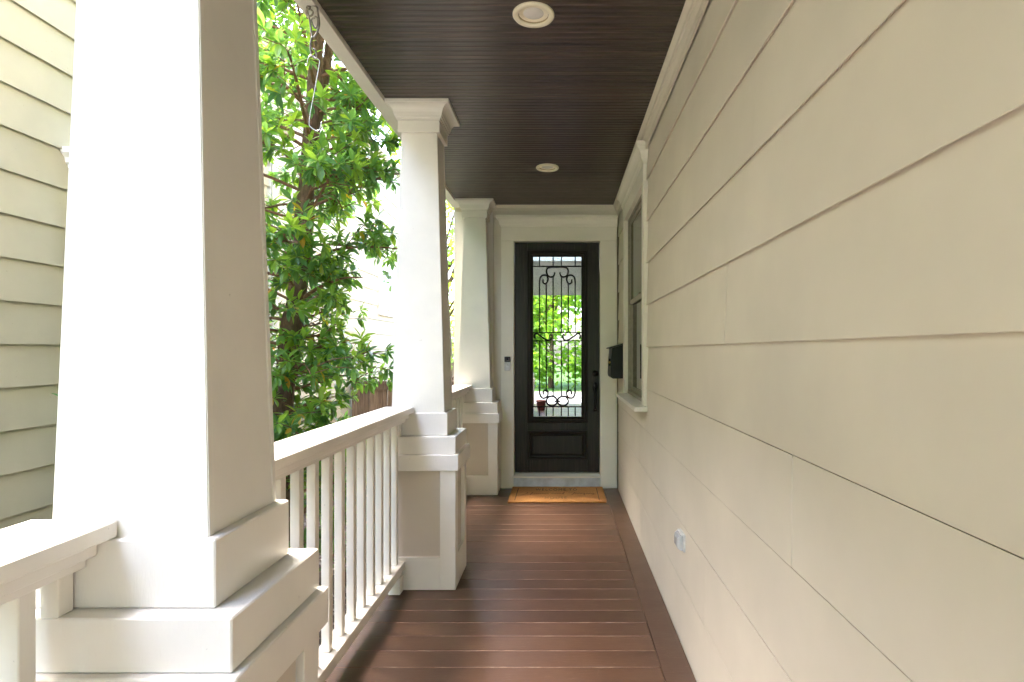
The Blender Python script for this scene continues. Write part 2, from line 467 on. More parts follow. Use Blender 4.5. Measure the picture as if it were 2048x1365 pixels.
for i, (lx, ly) in enumerate(LIGHTS):
    lab = ['round cream recessed light in dark ceiling, the larger one nearest the top edge', 'round cream recessed light in dark ceiling, the smaller one closer to the door'][i]
    t = empty('recessed_light', (lx, ly, CZ), lab, 'light', 'recessed lights in the porch ceiling')
    R = 0.0955
    bm = lathe(bmesh.new(), [(R-0.004, 0.001), (R, -0.003), (R, -0.009), (R-0.004, -0.014), (R-0.012, -0.015), (0.0715, -0.0135), (0.069, -0.010), (0.069, 0.002), (0.0715, 0.002)], (lx, ly, CZ), seg=48)
    obj('trim_ring', bm, M_CREAM, t, True)
    bm = bmesh.new()
    lathe(bm, [(0.069, -0.006), (0.0665, 0.02), (0.064, 0.05), (0.0635, 0.07)], (lx, ly, CZ), seg=40)
    for f in list(bm.faces):
        if len(f.verts) > 4: bm.faces.remove(f)
    obj('baffle', bm, M_BAFFLE, t, True)
    bm = lathe(bmesh.new(), [(0.0, -0.004), (0.022, -0.0035), (0.042, -0.001), (0.054, 0.004), (0.0575, 0.012), (0.055, 0.030), (0.04, 0.07), (0.02, 0.10)], (lx, ly, CZ), seg=40)
    obj('bulb', bm, M_BULB, t, True)

# ------------------------------------------------------------------ porch beam on the columns
beam = empty('porch_beam', (-1.1, 1.5, 2.98), 'cream painted fascia beam running along the ceiling edge above the columns', 'beam')
obj('soffit_board', nbox(-1.135, -1.078, PY0, DY, 2.975, 3.03, 0.002), M_TRIM, beam)
obj('fascia_board', nbox(-1.165, -1.138, PY0, DY, 2.985, 3.30, 0.002), M_TRIM, beam)
obj('gutter', extrude([(-1.17, 3.30), (-1.17, 3.18), (-1.25, 3.18), (-1.29, 3.24), (-1.29, 3.30), (-1.28, 3.30), (-1.28, 3.245), (-1.245, 3.19), (-1.18, 3.19), (-1.18, 3.30)], 'y', PY0, DY+6), M_WHITE, beam)

# ------------------------------------------------------------------ house
house = empty('house', (0.6, DY, GZ), 'tan lap-sided house with dark front door along the right of the porch', 'house')
COURSE = 0.2955; L0 = 0.303
lines = [-0.29, 0.0075] + [L0 + COURSE*i for i in range(0, 10)]
def lap_profile_x(xf, z0, z1):   # board on a wall facing -x, lip at xf
    if z0 < 1.15:
        g = 0.0036 if z1 > 1.1 else (0.0056 if z1 > 0.8 else 0.0085)
        return [(xf+0.030, z0), (xf+0.0012, z0), (xf, z0+0.0012), (xf+0.0035, z1-g+0.0008), (xf+0.0055, z1-g), (xf+0.030, z1-g)]
    return [(xf+0.030, z0+0.012), (xf+0.0155, z0+0.010), (xf+0.0015, z0), (xf, z0+0.0015), (xf+0.0145, z1+0.022), (xf+0.030, z1+0.022)]
side = obj('side_wall', nbox(WX+0.034, WX+0.05, PY0, 4.10, GZ, 3.2), M_SHEATH, house)
WY0, WY1, WZ0, WZ1 = 4.11, 5.25, 1.07, 2.66
for a in ((5.26, DY+0.2, GZ, 3.2), (4.10, 5.26, GZ, WZ0-0.005), (4.10, 5.26, WZ1+0.005, 3.2)):
    obj('sheathing', nbox(WX+0.034, WX+0.05, *a), M_SHEATH, side)
OY0, OY1, OZ0, OZ1 = 4.03, 5.33, 1.05, 2.80      # region covered by casing
joints = {1: [4.35], 2: [2.40], 3: [4.37], 4: [1.486], 6: [2.10], 8: [1.79], 9: [3.4]}
for i in range(1, len(lines)):
    z0 = lines[i]; z1 = lines[i+1] if i+1 < len(lines) else 3.0
    if i == 1: z0 = -0.10
    if z0 > 2.99: break
    ys = [PY0] + [j for j in joints.get(i, [])] + [DY-0.004]
    for a, b in zip(ys[:-1], ys[1:]):
        segs = []
        if z1 <= OZ0 or z0 >= OZ1 or b <= OY0 or a >= OY1: segs = [(a, b, z0, z1)]
        else:
            if a < OY0: segs.append((a, OY0, z0, z1))
            if b > OY1: segs.append((OY1, b, z0, z1))
            ma, mb = max(a, OY0), min(b, OY1)
            if z0 < OZ0 < z1: segs.append((ma, mb, z0, OZ0-0.012))
            if z0 < OZ1 < z1: segs.append((ma, mb, OZ1, z1))
        for (s0, s1, q0, q1) in segs:
            jit = RND.uniform(-0.0012, 0.0012)
            ef = 0.0012 if i < 5 else 0.0002
            bm = extrude(lap_profile_x(WX+jit, q0, q1), 'y', s0+ef, s1-ef)
            obj('siding_board', bm, M_SIDE, side)
    for j in joints.get(i, []):
        if i > 4 or (OY0 < j < OY1 and not (z1 <= OZ0)): continue
        obj('caulk_joint', extrude([(WX+0.0035, z0+0.004), (WX-0.0008, z0+0.004), (WX+0.0028, z1-0.009), (WX+0.012, z1-0.009)], 'y', j-0.002, j+0.002), M_SIDE, side)

# front wall with the door opening
DX0, DX1, DZ0, DZ1 = -0.50, 0.405, 0.157, 2.62
front = obj('front_wall', nbox(-1.12, DX0-0.05, DY+0.034, DY+0.05, GZ, 3.2), M_SHEATH, house)
obj('sheathing', nbox(DX1+0.05, 0.66, DY+0.034, DY+0.05, GZ, 3.2), M_SHEATH, front)
obj('sheathing', nbox(DX0-0.05, DX1+0.05, DY+0.034, DY+0.05, DZ1+0.04, 3.2), M_SHEATH, front)
for i in range(1, len(lines)):
    z0 = lines[i]; z1 = lines[i+1] if i+1 < len(lines) else 3.0
    if z0 > 2.9: break
    prof = [(DY+0.030, z0+0.012), (DY+0.0155, z0+0.010), (DY+0.0015, z0), (DY, z0+0.0015), (DY+0.015, z1+0.022), (DY+0.030, z1+0.022)]
    obj('siding_board', extrude(prof, 'x', -1.0, -0.632), M_SIDE, front)
obj('siding_board', nbox(-0.66, 0.595, DY+0.005, DY+0.03, 2.80, 2.98), M_SIDE, front)
obj('corner_board', nbox(-1.14, -0.725, DY-0.022, DY+0.028, 0.0, 2.99, 0.002), M_TRIM, front)

# crown moulding at the ceiling, along both walls (mitred in the corner)
cp = [(0.0, 2.875), (0.010, 2.875), (0.013, 2.889), (0.013, 2.915), (0.0155, 2.918), (0.020, 2.93), (0.0235, 2.944), (0.024, 2.947), (0.033, 2.95), (0.036, 2.968), (0.048, 2.985), (0.052, 2.999), (0.0, 2.999)]
r0 = [(WX-0.002-o_, PY0, z) for o_, z in cp]; r1 = [(WX-0.002-o_, DY-0.002-o_, z) for o_, z in cp]; r2 = [(-1.12, DY-0.002-o_, z) for o_, z in cp]
obj('crown_moulding', loft([r0, r1]), M_SIDE, side); obj('crown_moulding', loft([r1, r2]), M_SIDE, front)

# door casing
dc = obj('door_casing', nbox(DX0-0.14, DX0-0.008, DY-0.020, DY+0.06, 0.0, DZ1+0.008, 0.0025), M_CASE, house)
obj('side_casing', nbox(DX1+0.008, WX-0.012, DY-0.020, DY+0.06, 0.0, DZ1+0.008, 0.0025), M_CASE, dc)
obj('head_casing', nbox(DX0-0.14, WX-0.012, DY-0.021, DY+0.06, DZ1+0.009, 2.80, 0.002), M_CASE, dc)
hc = [(0.0, 2.775), (0.006, 2.778), (0.008, 2.788), (0.010, 2.79), (0.018, 2.80), (0.022, 2.818), (0.030, 2.838), (0.045, 2.856), (0.05, 2.860), (0.052, 2.884), (0.052, 2.888)]
rings = []
for o_, z in hc:
    rings.append([(DX0-0.14-o_, DY+0.03, z), (DX0-0.14-o_, DY-0.022-o_, z), (WX-0.010, DY-0.022-o_, z), (WX-0.010, DY+0.03, z)])
obj('head_crown', loft(rings), M_CASE, dc)
# jambs
for a in ((DX0-0.030, DX0-0.004), (DX1+0.004, DX1+0.030)):
    obj('jamb', nbox(a[0], a[1], DY-0.014, DY+0.20, 0.13, DZ1+0.004), M_CASE, dc)
obj('jamb', nbox(DX0-0.030, DX1+0.030, DY-0.014, DY+0.20, DZ1+0.0045, DZ1+0.034), M_CASE, dc)

# threshold
th = obj('door_sill', nbox(DX0-0.028, DX1+0.028, DY-0.012, DY+0.14, 0.002, 0.112), M_STEEL, house)
obj('sill_cap', nbox(DX0-0.028, DX1+0.028, DY-0.030, DY+0.14, 0.1125, 0.130, 0.003), M_CASE, th)
obj('sill_tread', extrude([(DY-0.026, 0.1305), (DY+0.06, 0.150), (DY+0.14, 0.150), (DY+0.14, 0.1305)], 'x', DX0-0.003, DX1+0.003), M_CASE, th)

# front door: pixel measures from the photograph turned into metres on the door plane
FY = DY + 0.045       # door face
def dx(u): return ((1030 + u/2.844) - 1123) / 186.0
def dz(v): return CAMH - ((480 + v/2.844) - 702) / 186.5
door = obj('front_door', nbox(DX0+0.002, dx(72), FY, FY+0.045, DZ0+0.002, DZ1-0.002, 0.002), M_DOOR, house)
tag(door, 'dark stained door with iron scrolls over its glass')
LX0, LX1, LZ0, LZ1 = dx(70), dx(411), dz(1040), dz(63)       # lite moulding outer
QX0, QX1, QZ0, QZ1 = dx(106), dx(378), dz(1001), dz(102)     # glass
PX0, PX1, PZ0, PZ1 = dx(72), dx(409), dz(1248), dz(1085)     # lower panel
obj('stile', nbox(dx(410), DX1-0.002, FY, FY+0.045, DZ0+0.002, DZ1-0.002, 0.002), M_DOOR, door)
xa, xb = dx(72)+0.0008, dx(410)-0.0008
obj('top_rail', nbox(xa, xb, FY+0.0005, FY+0.045, LZ1-0.005, DZ1-0.003), M_DOOR, door)
obj('lock_rail', nbox(xa, xb, FY+0.0005, FY+0.045, PZ1-0.004, LZ0+0.005), M_DOOR, door)
obj('bottom_rail', nbox(xa, xb, FY+0.0005, FY+0.045, DZ0+0.003, PZ0+0.004), M_DOOR, door)
def frame_rings(a0, a1, b0, b1, prof):
    return [rect_xz(a0+o_, a1-o_, b0+o_, b1-o_, FY-h) for o_, h in prof]
lite_prof = [(-0.002, -0.002), (-0.002, 0.010), (0.004, 0.015), (0.014, 0.016), (0.019, 0.012), (0.021, 0.006), (0.030, 0.010), (0.040, 0.010), (0.047, 0.004), (0.058, -0.006), (0.064, -0.008), (0.064, -0.02)]
obj('lite_moulding', loft(frame_rings(LX0, LX1, LZ0, LZ1, lite_prof), False, False), M_DOOR, door)
pan_prof = [(-0.002, -0.002), (-0.002, 0.009), (0.005, 0.014), (0.013, 0.014), (0.019, 0.008), (0.026, -0.006), (0.034, -0.008), (0.037, -0.008), (0.050, 0.002), (0.056, 0.009), (0.060, 0.0092), (0.0615, 0.006), (0.066, 0.006)]
obj('raised_panel', loft(frame_rings(PX0, PX1, PZ0, PZ1, pan_prof), False, True), M_DOOR, door)
obj('glass_pane', nbox(QX0-0.012, QX1+0.012, FY+0.016, FY+0.022, QZ0-0.012, QZ1+0.012), M_GLASS, door)
# wrought iron grille in front of the pane
GY = FY + 0.006
def gp(u, v): return (dx(u), GY, dz(v))
bars = []
for u in (140, 217, 264, 342): bars.append([(u, 98), (u, 151)])
for u in (140, 217, 264, 342): bars.append([(u, 950), (u, 1003)])
bars += [[(178, 950), (178, 1003)], [(303, 950), (303, 1003)]]
for u, v0, v1 in ((178, 244, 528), (217, 212, 528), (264, 212, 528), (303, 244, 528), (140, 240, 528), (342, 240, 528)): bars.append([(u, v0), (u, v1)])
for u, v0, v1 in ((140, 575, 862), (178, 575, 866), (217, 575, 896), (264, 575, 896), (303, 575, 866), (342, 575, 862)): bars.append([(u, v0), (u, v1)])
for pts in bars:
    obj('iron_bar', tube(bmesh.new(), [gp(*p) for p in pts], 0.0070, 6), M_IRON, door, True)
for v in (151, 528, 575, 950):
    obj('iron_bar', tube(bmesh.new(), [gp(100, v), gp(384, v)], 0.0060, 6), M_IRON, door, True)
half = [
    [(226, 186), (222, 203), (206, 212), (188, 204), (179, 183), (185, 163), (205, 155), (241, 154.5)],
    [(160, 226), (160, 243), (172, 250), (184, 240), (188, 218), (178, 203), (158, 202), (144, 215), (140, 240), (140, 262)],
    [(116, 562), (110, 547), (118, 533), (130, 535), (140, 544), (158, 556), (178, 569), (198, 571), (210, 556), (206, 540), (195, 545)],
    [(140, 850), (142, 880), (152, 897), (168, 901), (184, 890), (188, 870), (180, 857), (167, 857), (160, 868), (163, 880)],
    [(241, 917), (232, 900), (212, 890), (190, 896), (179, 917), (188, 937), (210, 946), (232, 936), (241, 919), (226, 920)],
]
for c in half:
    for s in (1, -1):
        pts = [gp(u if s == 1 else 482-u, v) for u, v in c]
        pts = [(p[0], p[1]-0.004, p[2]) for p in pts]
        obj('iron_scroll', tube(bmesh.new(), smooth_path(pts, 5), 0.0088, 7), M_IRON, door, True)
for u, v in ((186, 214), (296, 214), (241, 918), (186, 893), (296, 893)):
    c_ = gp(u, v); bm = bmesh.new(); bmesh.ops.create_icosphere(bm, subdivisions=2, radius=0.011, matrix=Matrix.Translation((c_[0], c_[1]-0.004, c_[2])))
    obj('iron_collar', bm, M_IRON, door, True)
# lock and handle set
hx = dx(456)
bm = lathe(bmesh.new(), [(0.036, 0.0), (0.036, -0.008), (0.031, -0.013), (0.020, -0.016), (0.019, -0.022), (0.0, -0.023)], (hx, FY, dz(760)), 'y', 28)
obj('deadbolt', bm, M_BRONZE, door, True)
bm = bmesh.new(); lathe(bm, [(0.032, 0.0), (0.032, -0.007), (0.026, -0.012), (0.0, -0.014)], (0, 0, 0), 'y', 28)
bmesh.ops.scale(bm, vec=(1, 1, 1.75), verts=bm.verts); bmesh.ops.translate(bm, vec=(hx, FY, dz(840)), verts=bm.verts)
h = obj('handle_set', bm, M_BRONZE, door, True)
zt, zb = dz(855), dz(972)
pts = [(hx, FY-0.008, zt+0.02), (hx, FY-0.035, zt+0.012), (hx, FY-0.052, zt-0.03), (hx, FY-0.056, (zt+zb)/2), (hx, FY-0.045, zb+0.04), (hx, FY-0.022, zb+0.02), (hx, FY-0.004, zb+0.016)]
tube(bm := bmesh.new(), smooth_path(pts, 5), lambda t: 0.009+0.006*math.sin(math.pi*min(1, t*1.15)), 10)
obj('grip', bm, M_BRONZE, door, True)
bm = bmesh.new(); bmesh.ops.create_icosphere(bm, subdivisions=2, radius=0.016, matrix=Matrix.Translation((hx, FY-0.03, dz(830))) @ Matrix.Diagonal((1, 1.1, 0.5, 1)))
obj('thumb_latch', bm, M_BRONZE, door, True)
obj('handle_foot', lathe(bmesh.new(), [(0.024, 0.0), (0.024, -0.006), (0.016, -0.012), (0.0, -0.013)], (hx, FY, zb+0.016), 'y', 24), M_BRONZE, door, True)

# window in the side wall
XF = WX - 0.022       # casing face
win = obj('window', nbox(XF, WX+0.03, OY0-0.012, WY0, WZ0+0.001, WZ1+0.002, 0.002), M_CASE, house)
obj('casing', nbox(XF, WX+0.03, WY1, OY1+0.012, WZ0+0.001, WZ1+0.002, 0.002), M_CASE, win)
obj('head_casing', nbox(XF-0.001, WX+0.03, OY0-0.012, OY1+0.012, WZ1+0.0025, 2.80, 0.002), M_CASE, win)
whc = [(0.0, 2.785), (0.006, 2.788), (0.008, 2.80), (0.016, 2.815), (0.020, 2.84), (0.030, 2.868), (0.046, 2.888), (0.050, 2.892), (0.052, 2.922), (0.052, 2.926)]
rings = []
for o_, z in whc:
    rings.append([(WX+0.028, OY0-0.012-o_, z), (XF-0.002-o_, OY0-0.012-o_, z), (XF-0.002-o_, OY1+0.012+o_, z), (WX+0.028, OY1+0.012+o_, z)])
obj('head_crown', loft(rings), M_CASE, win)
obj('sill', extrude([(0.512, 1.034), (0.512, 1.062), (WX+0.06, 1.0695), (WX+0.06, 1.034)], 'y', 3.985, 5.375), M_CASE, win)
GXW = WX + 0.052
for a in ((WX+0.012, WX+0.075, WY0, WY0+0.022, WZ0, WZ1), (WX+0.012, WX+0.075, WY1-0.022, WY1, WZ0, WZ1), (WX+0.012, WX+0.075, WY0+0.022, WY1-0.022, WZ1-0.022, WZ1), (WX+0.012, WX+0.075, WY0+0.022, WY1-0.022, WZ0, WZ0+0.025)):
    obj('frame', nbox(*a), M_VINYL, win)
MR = 1.90
for nm, xs, za, zb_ in (('upper_sash', WX+0.030, MR-0.02, WZ1-0.0225), ('lower_sash', WX+0.046, WZ0+0.0255, MR+0.02)):
    a0, a1 = WY0+0.0225, WY1-0.0225; w = 0.034
    for q in ((a0, a0+w, za, zb_), (a1-w, a1, za, zb_), (a0+w, a1-w, za, za+w+0.006), (a0+w, a1-w, zb_-w, zb_)):
        obj('sash', nbox(xs, xs+0.0155, *q), M_VINYL, win)
    obj('pane', nbox(xs+0.006, xs+0.009, a0+w-0.003, a1-w+0.003, za+w, zb_-w+0.003), M_WGLASS, win)
obj('sash_lock', nbox(WX+0.030, WX+0.046, 4.62, 4.70, MR+0.021, MR+0.035), M_VINYL, win)
# house body: inside shell, upper storey, roof
obj('interior_wall', nbox(3.2, 3.3, PY0, 11.2, GZ, 3.2), M_INSIDE, house)
obj('interior_wall', nbox(-1.12, 3.2, 11.0, 11.2, GZ, 3.2), M_INSIDE, house)
obj('interior_floor', nbox(WX+0.05, 3.2, PY0+0.1, 11.0, 0.0, 0.1), M_INSIDE, house)
obj('interior_floor', nbox(-1.0, WX+0.05, DY+0.21, 11.0, 0.0, 0.1), M_INSIDE, house)
obj('end_wall', nbox(WX+0.05, 3.3, PY0-0.1, PY0, GZ, 3.2), M_SIDE, house)
obj('side_wall_rear', nbox(-1.12, -1.0, DY+0.05, 11.0, GZ, 3.2), M_SIDE, house)
up = obj('upper_storey', nbox(WX+0.05, 6.0, PY0, 11.2, 3.2, 6.2), M_SIDE, house)
shade_bay = obj('added_shade_bay', nbox(-1.10, WX+0.049, PY0, 6.6, 3.31, 7.598), M_SIDE, house)  # made-up upper volume, out of view, added to shade the neighbouring wall
for i in range(14):
    z0 = 3.32 + i*COURSE
    obj('siding_board', extrude([(-1.101, z0), (-1.117, z0), (-1.107, z0+COURSE), (-1.101, z0+COURSE)], 'y', PY0, 6.6), M_SIDE, shade_bay)
obj('porch_roof', loft([[(-1.22, 6.61, 3.305), (WX+0.049, 6.61, 3.305), (WX+0.049, 6.61, 3.8)], [(-1.22, 11.2, 3.305), (WX+0.049, 11.2, 3.305), (WX+0.049, 11.2, 3.8)]]), M_ROOF, house)
obj('shade_bay_roof', loft([[(-1.75, PY0-0.3, 7.6), (1.6, PY0-0.3, 7.6), (0.0, PY0-0.3, 8.4)], [(-1.75, 6.75, 7.6), (1.6, 6.75, 7.6), (0.0, 6.75, 8.4)]]), M_ROOF, house)  # roof of the added volume; its deep eaves extend the shade
obj('roof', loft([[(0.30, PY0-0.4, 6.2), (6.4, PY0-0.4, 6.2), (3.4, PY0-0.4, 7.6)], [(0.30, 11.6, 6.2), (6.4, 11.6, 6.2), (3.4, 11.6, 7.6)]]), M_ROOF, house)

# ------------------------------------------------------------------ porch columns
CXC = -0.888
def make_column(cy):
    t = empty('porch_column', (CXC, cy, 0))
    hx_, hy_ = 0.243, 0.198
    def o(n, bm, m, s=False): return obj(n, bm, m, t, s)
    # pedestal: recessed panels between corner stiles and rails
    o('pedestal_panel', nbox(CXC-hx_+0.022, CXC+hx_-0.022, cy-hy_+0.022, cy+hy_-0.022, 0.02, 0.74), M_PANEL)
    sw = 0.095
    for sx in (-1, 1):
        for sy in (-1, 1):
            xa_, xb_ = sorted((CXC+sx*hx_, CXC+sx*(hx_-sw))); ya, yb_ = sorted((cy+sy*hy_, cy+sy*(hy_-sw*0.85)))
            o('corner_stile', nbox(xa_, xb_, ya, yb_, 0.004, 0.731, 0.002), M_TRIM)
    for sy in (-1, 1):
        ya, yb_ = sorted((cy+sy*(hy_-0.0015), cy+sy*(hy_-0.03))); o('bottom_rail', nbox(CXC-hx_+sw+0.0005, CXC+hx_-sw-0.0005, ya, yb_, 0.004, 0.20), M_TRIM)
    for sx in (-1, 1):
        xa_, xb_ = sorted((CXC+sx*(hx_-0.0015), CXC+sx*(hx_-0.03))); o('bottom_rail', nbox(xa_, xb_, cy-hy_+sw*0.85+0.0005, cy+hy_-sw*0.85-0.0005, 0.004, 0.20), M_TRIM)
    o('lower_band', nbox(CXC-hx_-0.02, CXC+hx_+0.02, cy-hy_-0.02, cy+hy_+0.02, 0.7315, 0.829, 0.003), M_TRIM)
    o('cap', nbox(CXC-hx_-0.001, CXC+hx_+0.001, cy-hy_-0.001, cy+hy_+0.001, 0.8295, 0.937, 0.003), M_TRIM)
    o('plinth', nbox(CXC-0.186, CXC+0.186, cy-0.157, cy+0.157, 0.9375, 1.077, 0.003), M_TRIM)
    def quad(hx0, hx1, ya, yb, z): return [(hx0, ya, z), (hx1, ya, z), (hx1, yb, z), (hx0, yb, z)]
    bx_, by_, tx_, ty_ = 0.163, 0.139, 0.111, 0.107; tk = 0.019
    for sy in (-1, 1):
        bm = loft([quad(CXC-bx_, CXC+bx_, *sorted((cy+sy*by_, cy+sy*(by_-tk))), 1.0775), quad(CXC-tx_, CXC+tx_, *sorted((cy+sy*ty_, cy+sy*(ty_-tk))), 2.818)])
        bmesh.ops.bevel(bm, geom=[e for e in bm.edges if abs(e.verts[0].co.z-e.verts[1].co.z) > 0.5], offset=0.0022, segments=2, affect='EDGES')
        o('shaft_board', bm, M_TRIM)
    for sx in (-1, 1):
        q0 = sorted((CXC+sx*(bx_-0.0022), CXC+sx*(bx_-0.024))); q1 = sorted((CXC+sx*(tx_-0.0022), CXC+sx*(tx_-0.024)))
        bm = loft([quad(q0[0], q0[1], cy-by_+tk+0.0006, cy+by_-tk-0.0006, 1.0775), quad(q1[0], q1[1], cy-ty_+tk+0.0006, cy+ty_-tk-0.0006, 2.818)])
        bmesh.ops.bevel(bm, geom=[e for e in bm.edges if abs(e.verts[0].co.z-e.verts[1].co.z) > 0.5], offset=0.0012, segments=1, affect='EDGES')
        o('shaft_board', bm, M_TRIM)
    o('neck', nbox(CXC-0.130, CXC+0.130, cy-0.126, cy+0.126, 2.8185, 2.893, 0.002), M_TRIM)
    prof = [(0.0, 2.8935), (0.006, 2.8935), (0.008, 2.904), (0.014, 2.909), (0.016, 2.922), (0.019, 2.924)]
    for k in range(7):
        a = k/6*math.pi/2; prof.append((0.019+0.046*(1-math.cos(a)), 2.924+0.052*math.sin(a)))
    prof += [(0.069, 2.979), (0.069, 2.998)]
    o('capital_crown', loft([rect_xy(CXC, cy, 0.130+p, 0.126+p, z) for p, z in prof]), M_TRIM)
    return t
col1 = make_column(1.31)
tag(col1, 'large cream tapered column on square pedestal, nearest at the left', 'column', 'porch columns')
c = copy_tree(col1, None, (0, 3.66-1.31, 0)); tag(c, 'cream tapered column between the two visible railings, middle of three', 'column', 'porch columns')
c = copy_tree(col1, None, (0, 5.93-1.31, 0)); tag(c, 'cream tapered column standing against the door wall beside the doorbell', 'column', 'porch columns')
c = copy_tree(col1, None, (0, -1.04-1.31, 0)); tag(c, 'cream tapered porch column behind the camera', 'column', 'porch columns')

# ------------------------------------------------------------------ railings
bal_me = mesh_from(nbox(-0.018, 0.018, -0.018, 0.018, 0.1805, 1.022, 0.002), 'baluster', M_RAIL)
short_me = mesh_from(nbox(-0.018, 0.018, -0.018, 0.018, 0.938, 1.044, 0.002), 'end_block', M_RAIL)
RX = -1.0
def make_rail(ca, cb, first, label):
    t = empty('porch_railing', (RX, (ca+cb)/2, 0), label, 'railing', 'porch railings')
    sa, sb = ca+0.141, cb-0.141; pa, pb = ca+0.160, cb-0.160; ba, bb_ = ca+0.200, cb-0.200
    obj('top_rail', nbox(-1.09, -0.91, sa, sb, 1.0775, 1.114, 0.004), M_RAIL, t)
    obj('sub_rail', nbox(-1.062, -0.937, pa, pb, 1.046, 1.0772, 0.003), M_RAIL, t)
    obj('fillet', nbox(-1.04, -0.960, ba-0.04, bb_+0.04, 1.0225, 1.0457, 0.002), M_RAIL, t)
    obj('bottom_rail', nbox(-1.048, -0.952, ba, bb_, 0.140, 0.180, 0.003), M_RAIL, t)
    obj('bottom_shoe', nbox(-1.030, -0.970, ba, bb_, 0.100, 0.1395, 0.002), M_RAIL, t)
    for yb_ in (ba+0.035, bb_-0.035): obj('support_block', nbox(-1.034, -0.962, yb_-0.034, yb_+0.034, 0.003, 0.0995, 0.003), M_RAIL, t)
    yb_ = first
    while yb_ - 0.1395 > ba+0.02: yb_ -= 0.1395
    while yb_ < bb_-0.02:
        inst('baluster', bal_me, t, (RX+RND.uniform(-.001,.001), yb_, 0)); yb_ += 0.1395
    for ye in (pa+0.022, pb-0.022): inst('end_block', short_me, t, (RX, ye, 0))
make_rail(1.31, 3.66, 2.149, 'white railing with square balusters between nearest column and middle column')
make_rail(3.66, 5.93, 3.95, 'short stretch of white railing between middle column and the column by the door')
make_rail(-1.04, 1.31, 1.047, 'white railing end in the bottom left corner, in front of nearest column')

# ------------------------------------------------------------------ small things
# doormat
mat = empty('doormat', (-0.04, 5.74, 0), 'orange brown coir doormat with faded lettering before the front door', 'doormat')
MX0, MX1, MY0, MY1 = -0.515, 0.432, 5.455, 6.018
bm = bmesh.new(); NX, NY = 40, 20; g = []
for j in range(NY+1):
    for i in range(NX+1):
        x = MX0+(MX1-MX0)*i/NX; y = MY0+(MY1-MY0)*j/NY
        edge = min(i, NX-i, 2*j, 2*(NY-j))
        z = 0.017 + RND.uniform(-0.0008, 0.0008) + 0.010*max(0, (j/NY-0.8)/0.2)**2
        if edge == 0: z -= 0.004; x += RND.uniform(-.003,.003); y += RND.uniform(-.003,.003)
        g.append(bm.verts.new((x, y, z)))
bm.verts.ensure_lookup_table()
for j in range(NY):
    for i in range(NX): bm.faces.new((g[j*(NX+1)+i], g[j*(NX+1)+i+1], g[(j+1)*(NX+1)+i+1], g[(j+1)*(NX+1)+i]))
bd = [e for e in bm.edges if e.is_boundary]
ex = bmesh.ops.extrude_edge_only(bm, edges=bd)['geom']
for v in ex:
    if isinstance(v, bmesh.types.BMVert): v.co.z = 0.0015
obj('pile', bm, M_COIR, mat)
bm = bmesh.new()
for k in range(900):
    s = RND.random(); side_ = RND.choice((0, 0, 1, 2, 3))
    if side_ == 0: p = Vector((MX0+(MX1-MX0)*s, MY0, RND.uniform(.003, .016))); d = Vector((RND.uniform(-.5,.5), -1, RND.uniform(-.2,.5)))
    elif side_ == 1: p = Vector((MX0, MY0+(MY1-MY0)*s, RND.uniform(.003, .016))); d = Vector((-1, RND.uniform(-.5,.5), RND.uniform(-.2,.5)))
    elif side_ == 2: p = Vector((MX1, MY0+(MY1-MY0)*s, RND.uniform(.003, .016))); d = Vector((1, RND.uniform(-.5,.5), RND.uniform(-.2,.5)))
    else: p = Vector((MX0+(MX1-MX0)*s, MY0+(MY1-MY0)*RND.random(), 0.0165)); d = Vector((RND.uniform(-.6,.6), RND.uniform(-.6,.6), .8))
    q = p + d.normalized()*RND.uniform(.004, .011); w = Vector((0.0007, 0.0004, 0.0006))
    bm.faces.new([bm.verts.new(p-w), bm.verts.new(p+w), bm.verts.new(q)])
obj('fibre_fringe', bm, M_COIR, mat, kind='stuff')
TZ = 0.0196
for xs_ in ((-0.455, -0.448), (0.362, 0.369)):
    obj('border_line', nbox(xs_[0], xs_[1], 5.49, 5.985, 0.0165, TZ), M_INK, mat)
def lettering(txt, cx, cy, wid, hei, m):
    cu = bpy.data.curves.new('t', 'FONT'); cu.body = txt; cu.align_x = 'CENTER'; cu.extrude = 0.0005; cu.space_character = 1.25
    ob = bpy.data.objects.new('t', cu); COL.objects.link(ob); dg = bpy.context.evaluated_depsgraph_get(); dg.update()
    me = bpy.data.meshes.new_from_object(ob.evaluated_get(dg)); bpy.data.objects.remove(ob)
    xs = [v.co.x for v in me.vertices]; ys = [v.co.y for v in me.vertices]
    sx = wid/(max(xs)-min(xs)); sy = hei/(max(ys)-min(ys)); mx = (max(xs)+min(xs))/2; my = (max(ys)+min(ys))/2
    for v in me.vertices: v.co = ((v.co.x-mx)*sx, (v.co.y-my)*sy, v.co.z)
    me.materials.clear(); me.materials.append(m); me.name = 'lettering'
    inst('lettering', me, mat, (cx, cy, TZ+0.0004))
lettering('WELCOME TO', -0.055, 5.905, 0.43, 0.085, M_INK)
lettering('HOUSE', -0.055, 5.575, 0.215, 0.085, M_INKP)
def script(pts, r=0.0045):
    P = smooth_path([(x, y, TZ) for x, y in pts], 5); bm = bmesh.new(); pv = None
    for i, p in enumerate(P):
        d = (P[min(i+1, len(P)-1)]-P[max(i-1, 0)]).normalized(); nrm = Vector((-d.y, d.x, 0))*(r*(0.5+0.6*abs(d.y)))
        a, b = bm.verts.new(p+nrm), bm.verts.new(p-nrm)
        if pv: bm.faces.new((pv[0], pv[1], b, a))
        pv = (a, b)
    obj('lettering', bm, M_INKF, mat)
Y0 = 5.74
def squig(x, w, n, up=0.03):
    return [(x+w*i/(2*n), Y0+(up if i % 2 else -0.012)) for i in range(2*n+1)]
script([(-0.42, Y0+.05), (-0.36, Y0+.062), (-0.345, Y0+.03), (-0.375, Y0-.03), (-0.40, Y0-.055)])
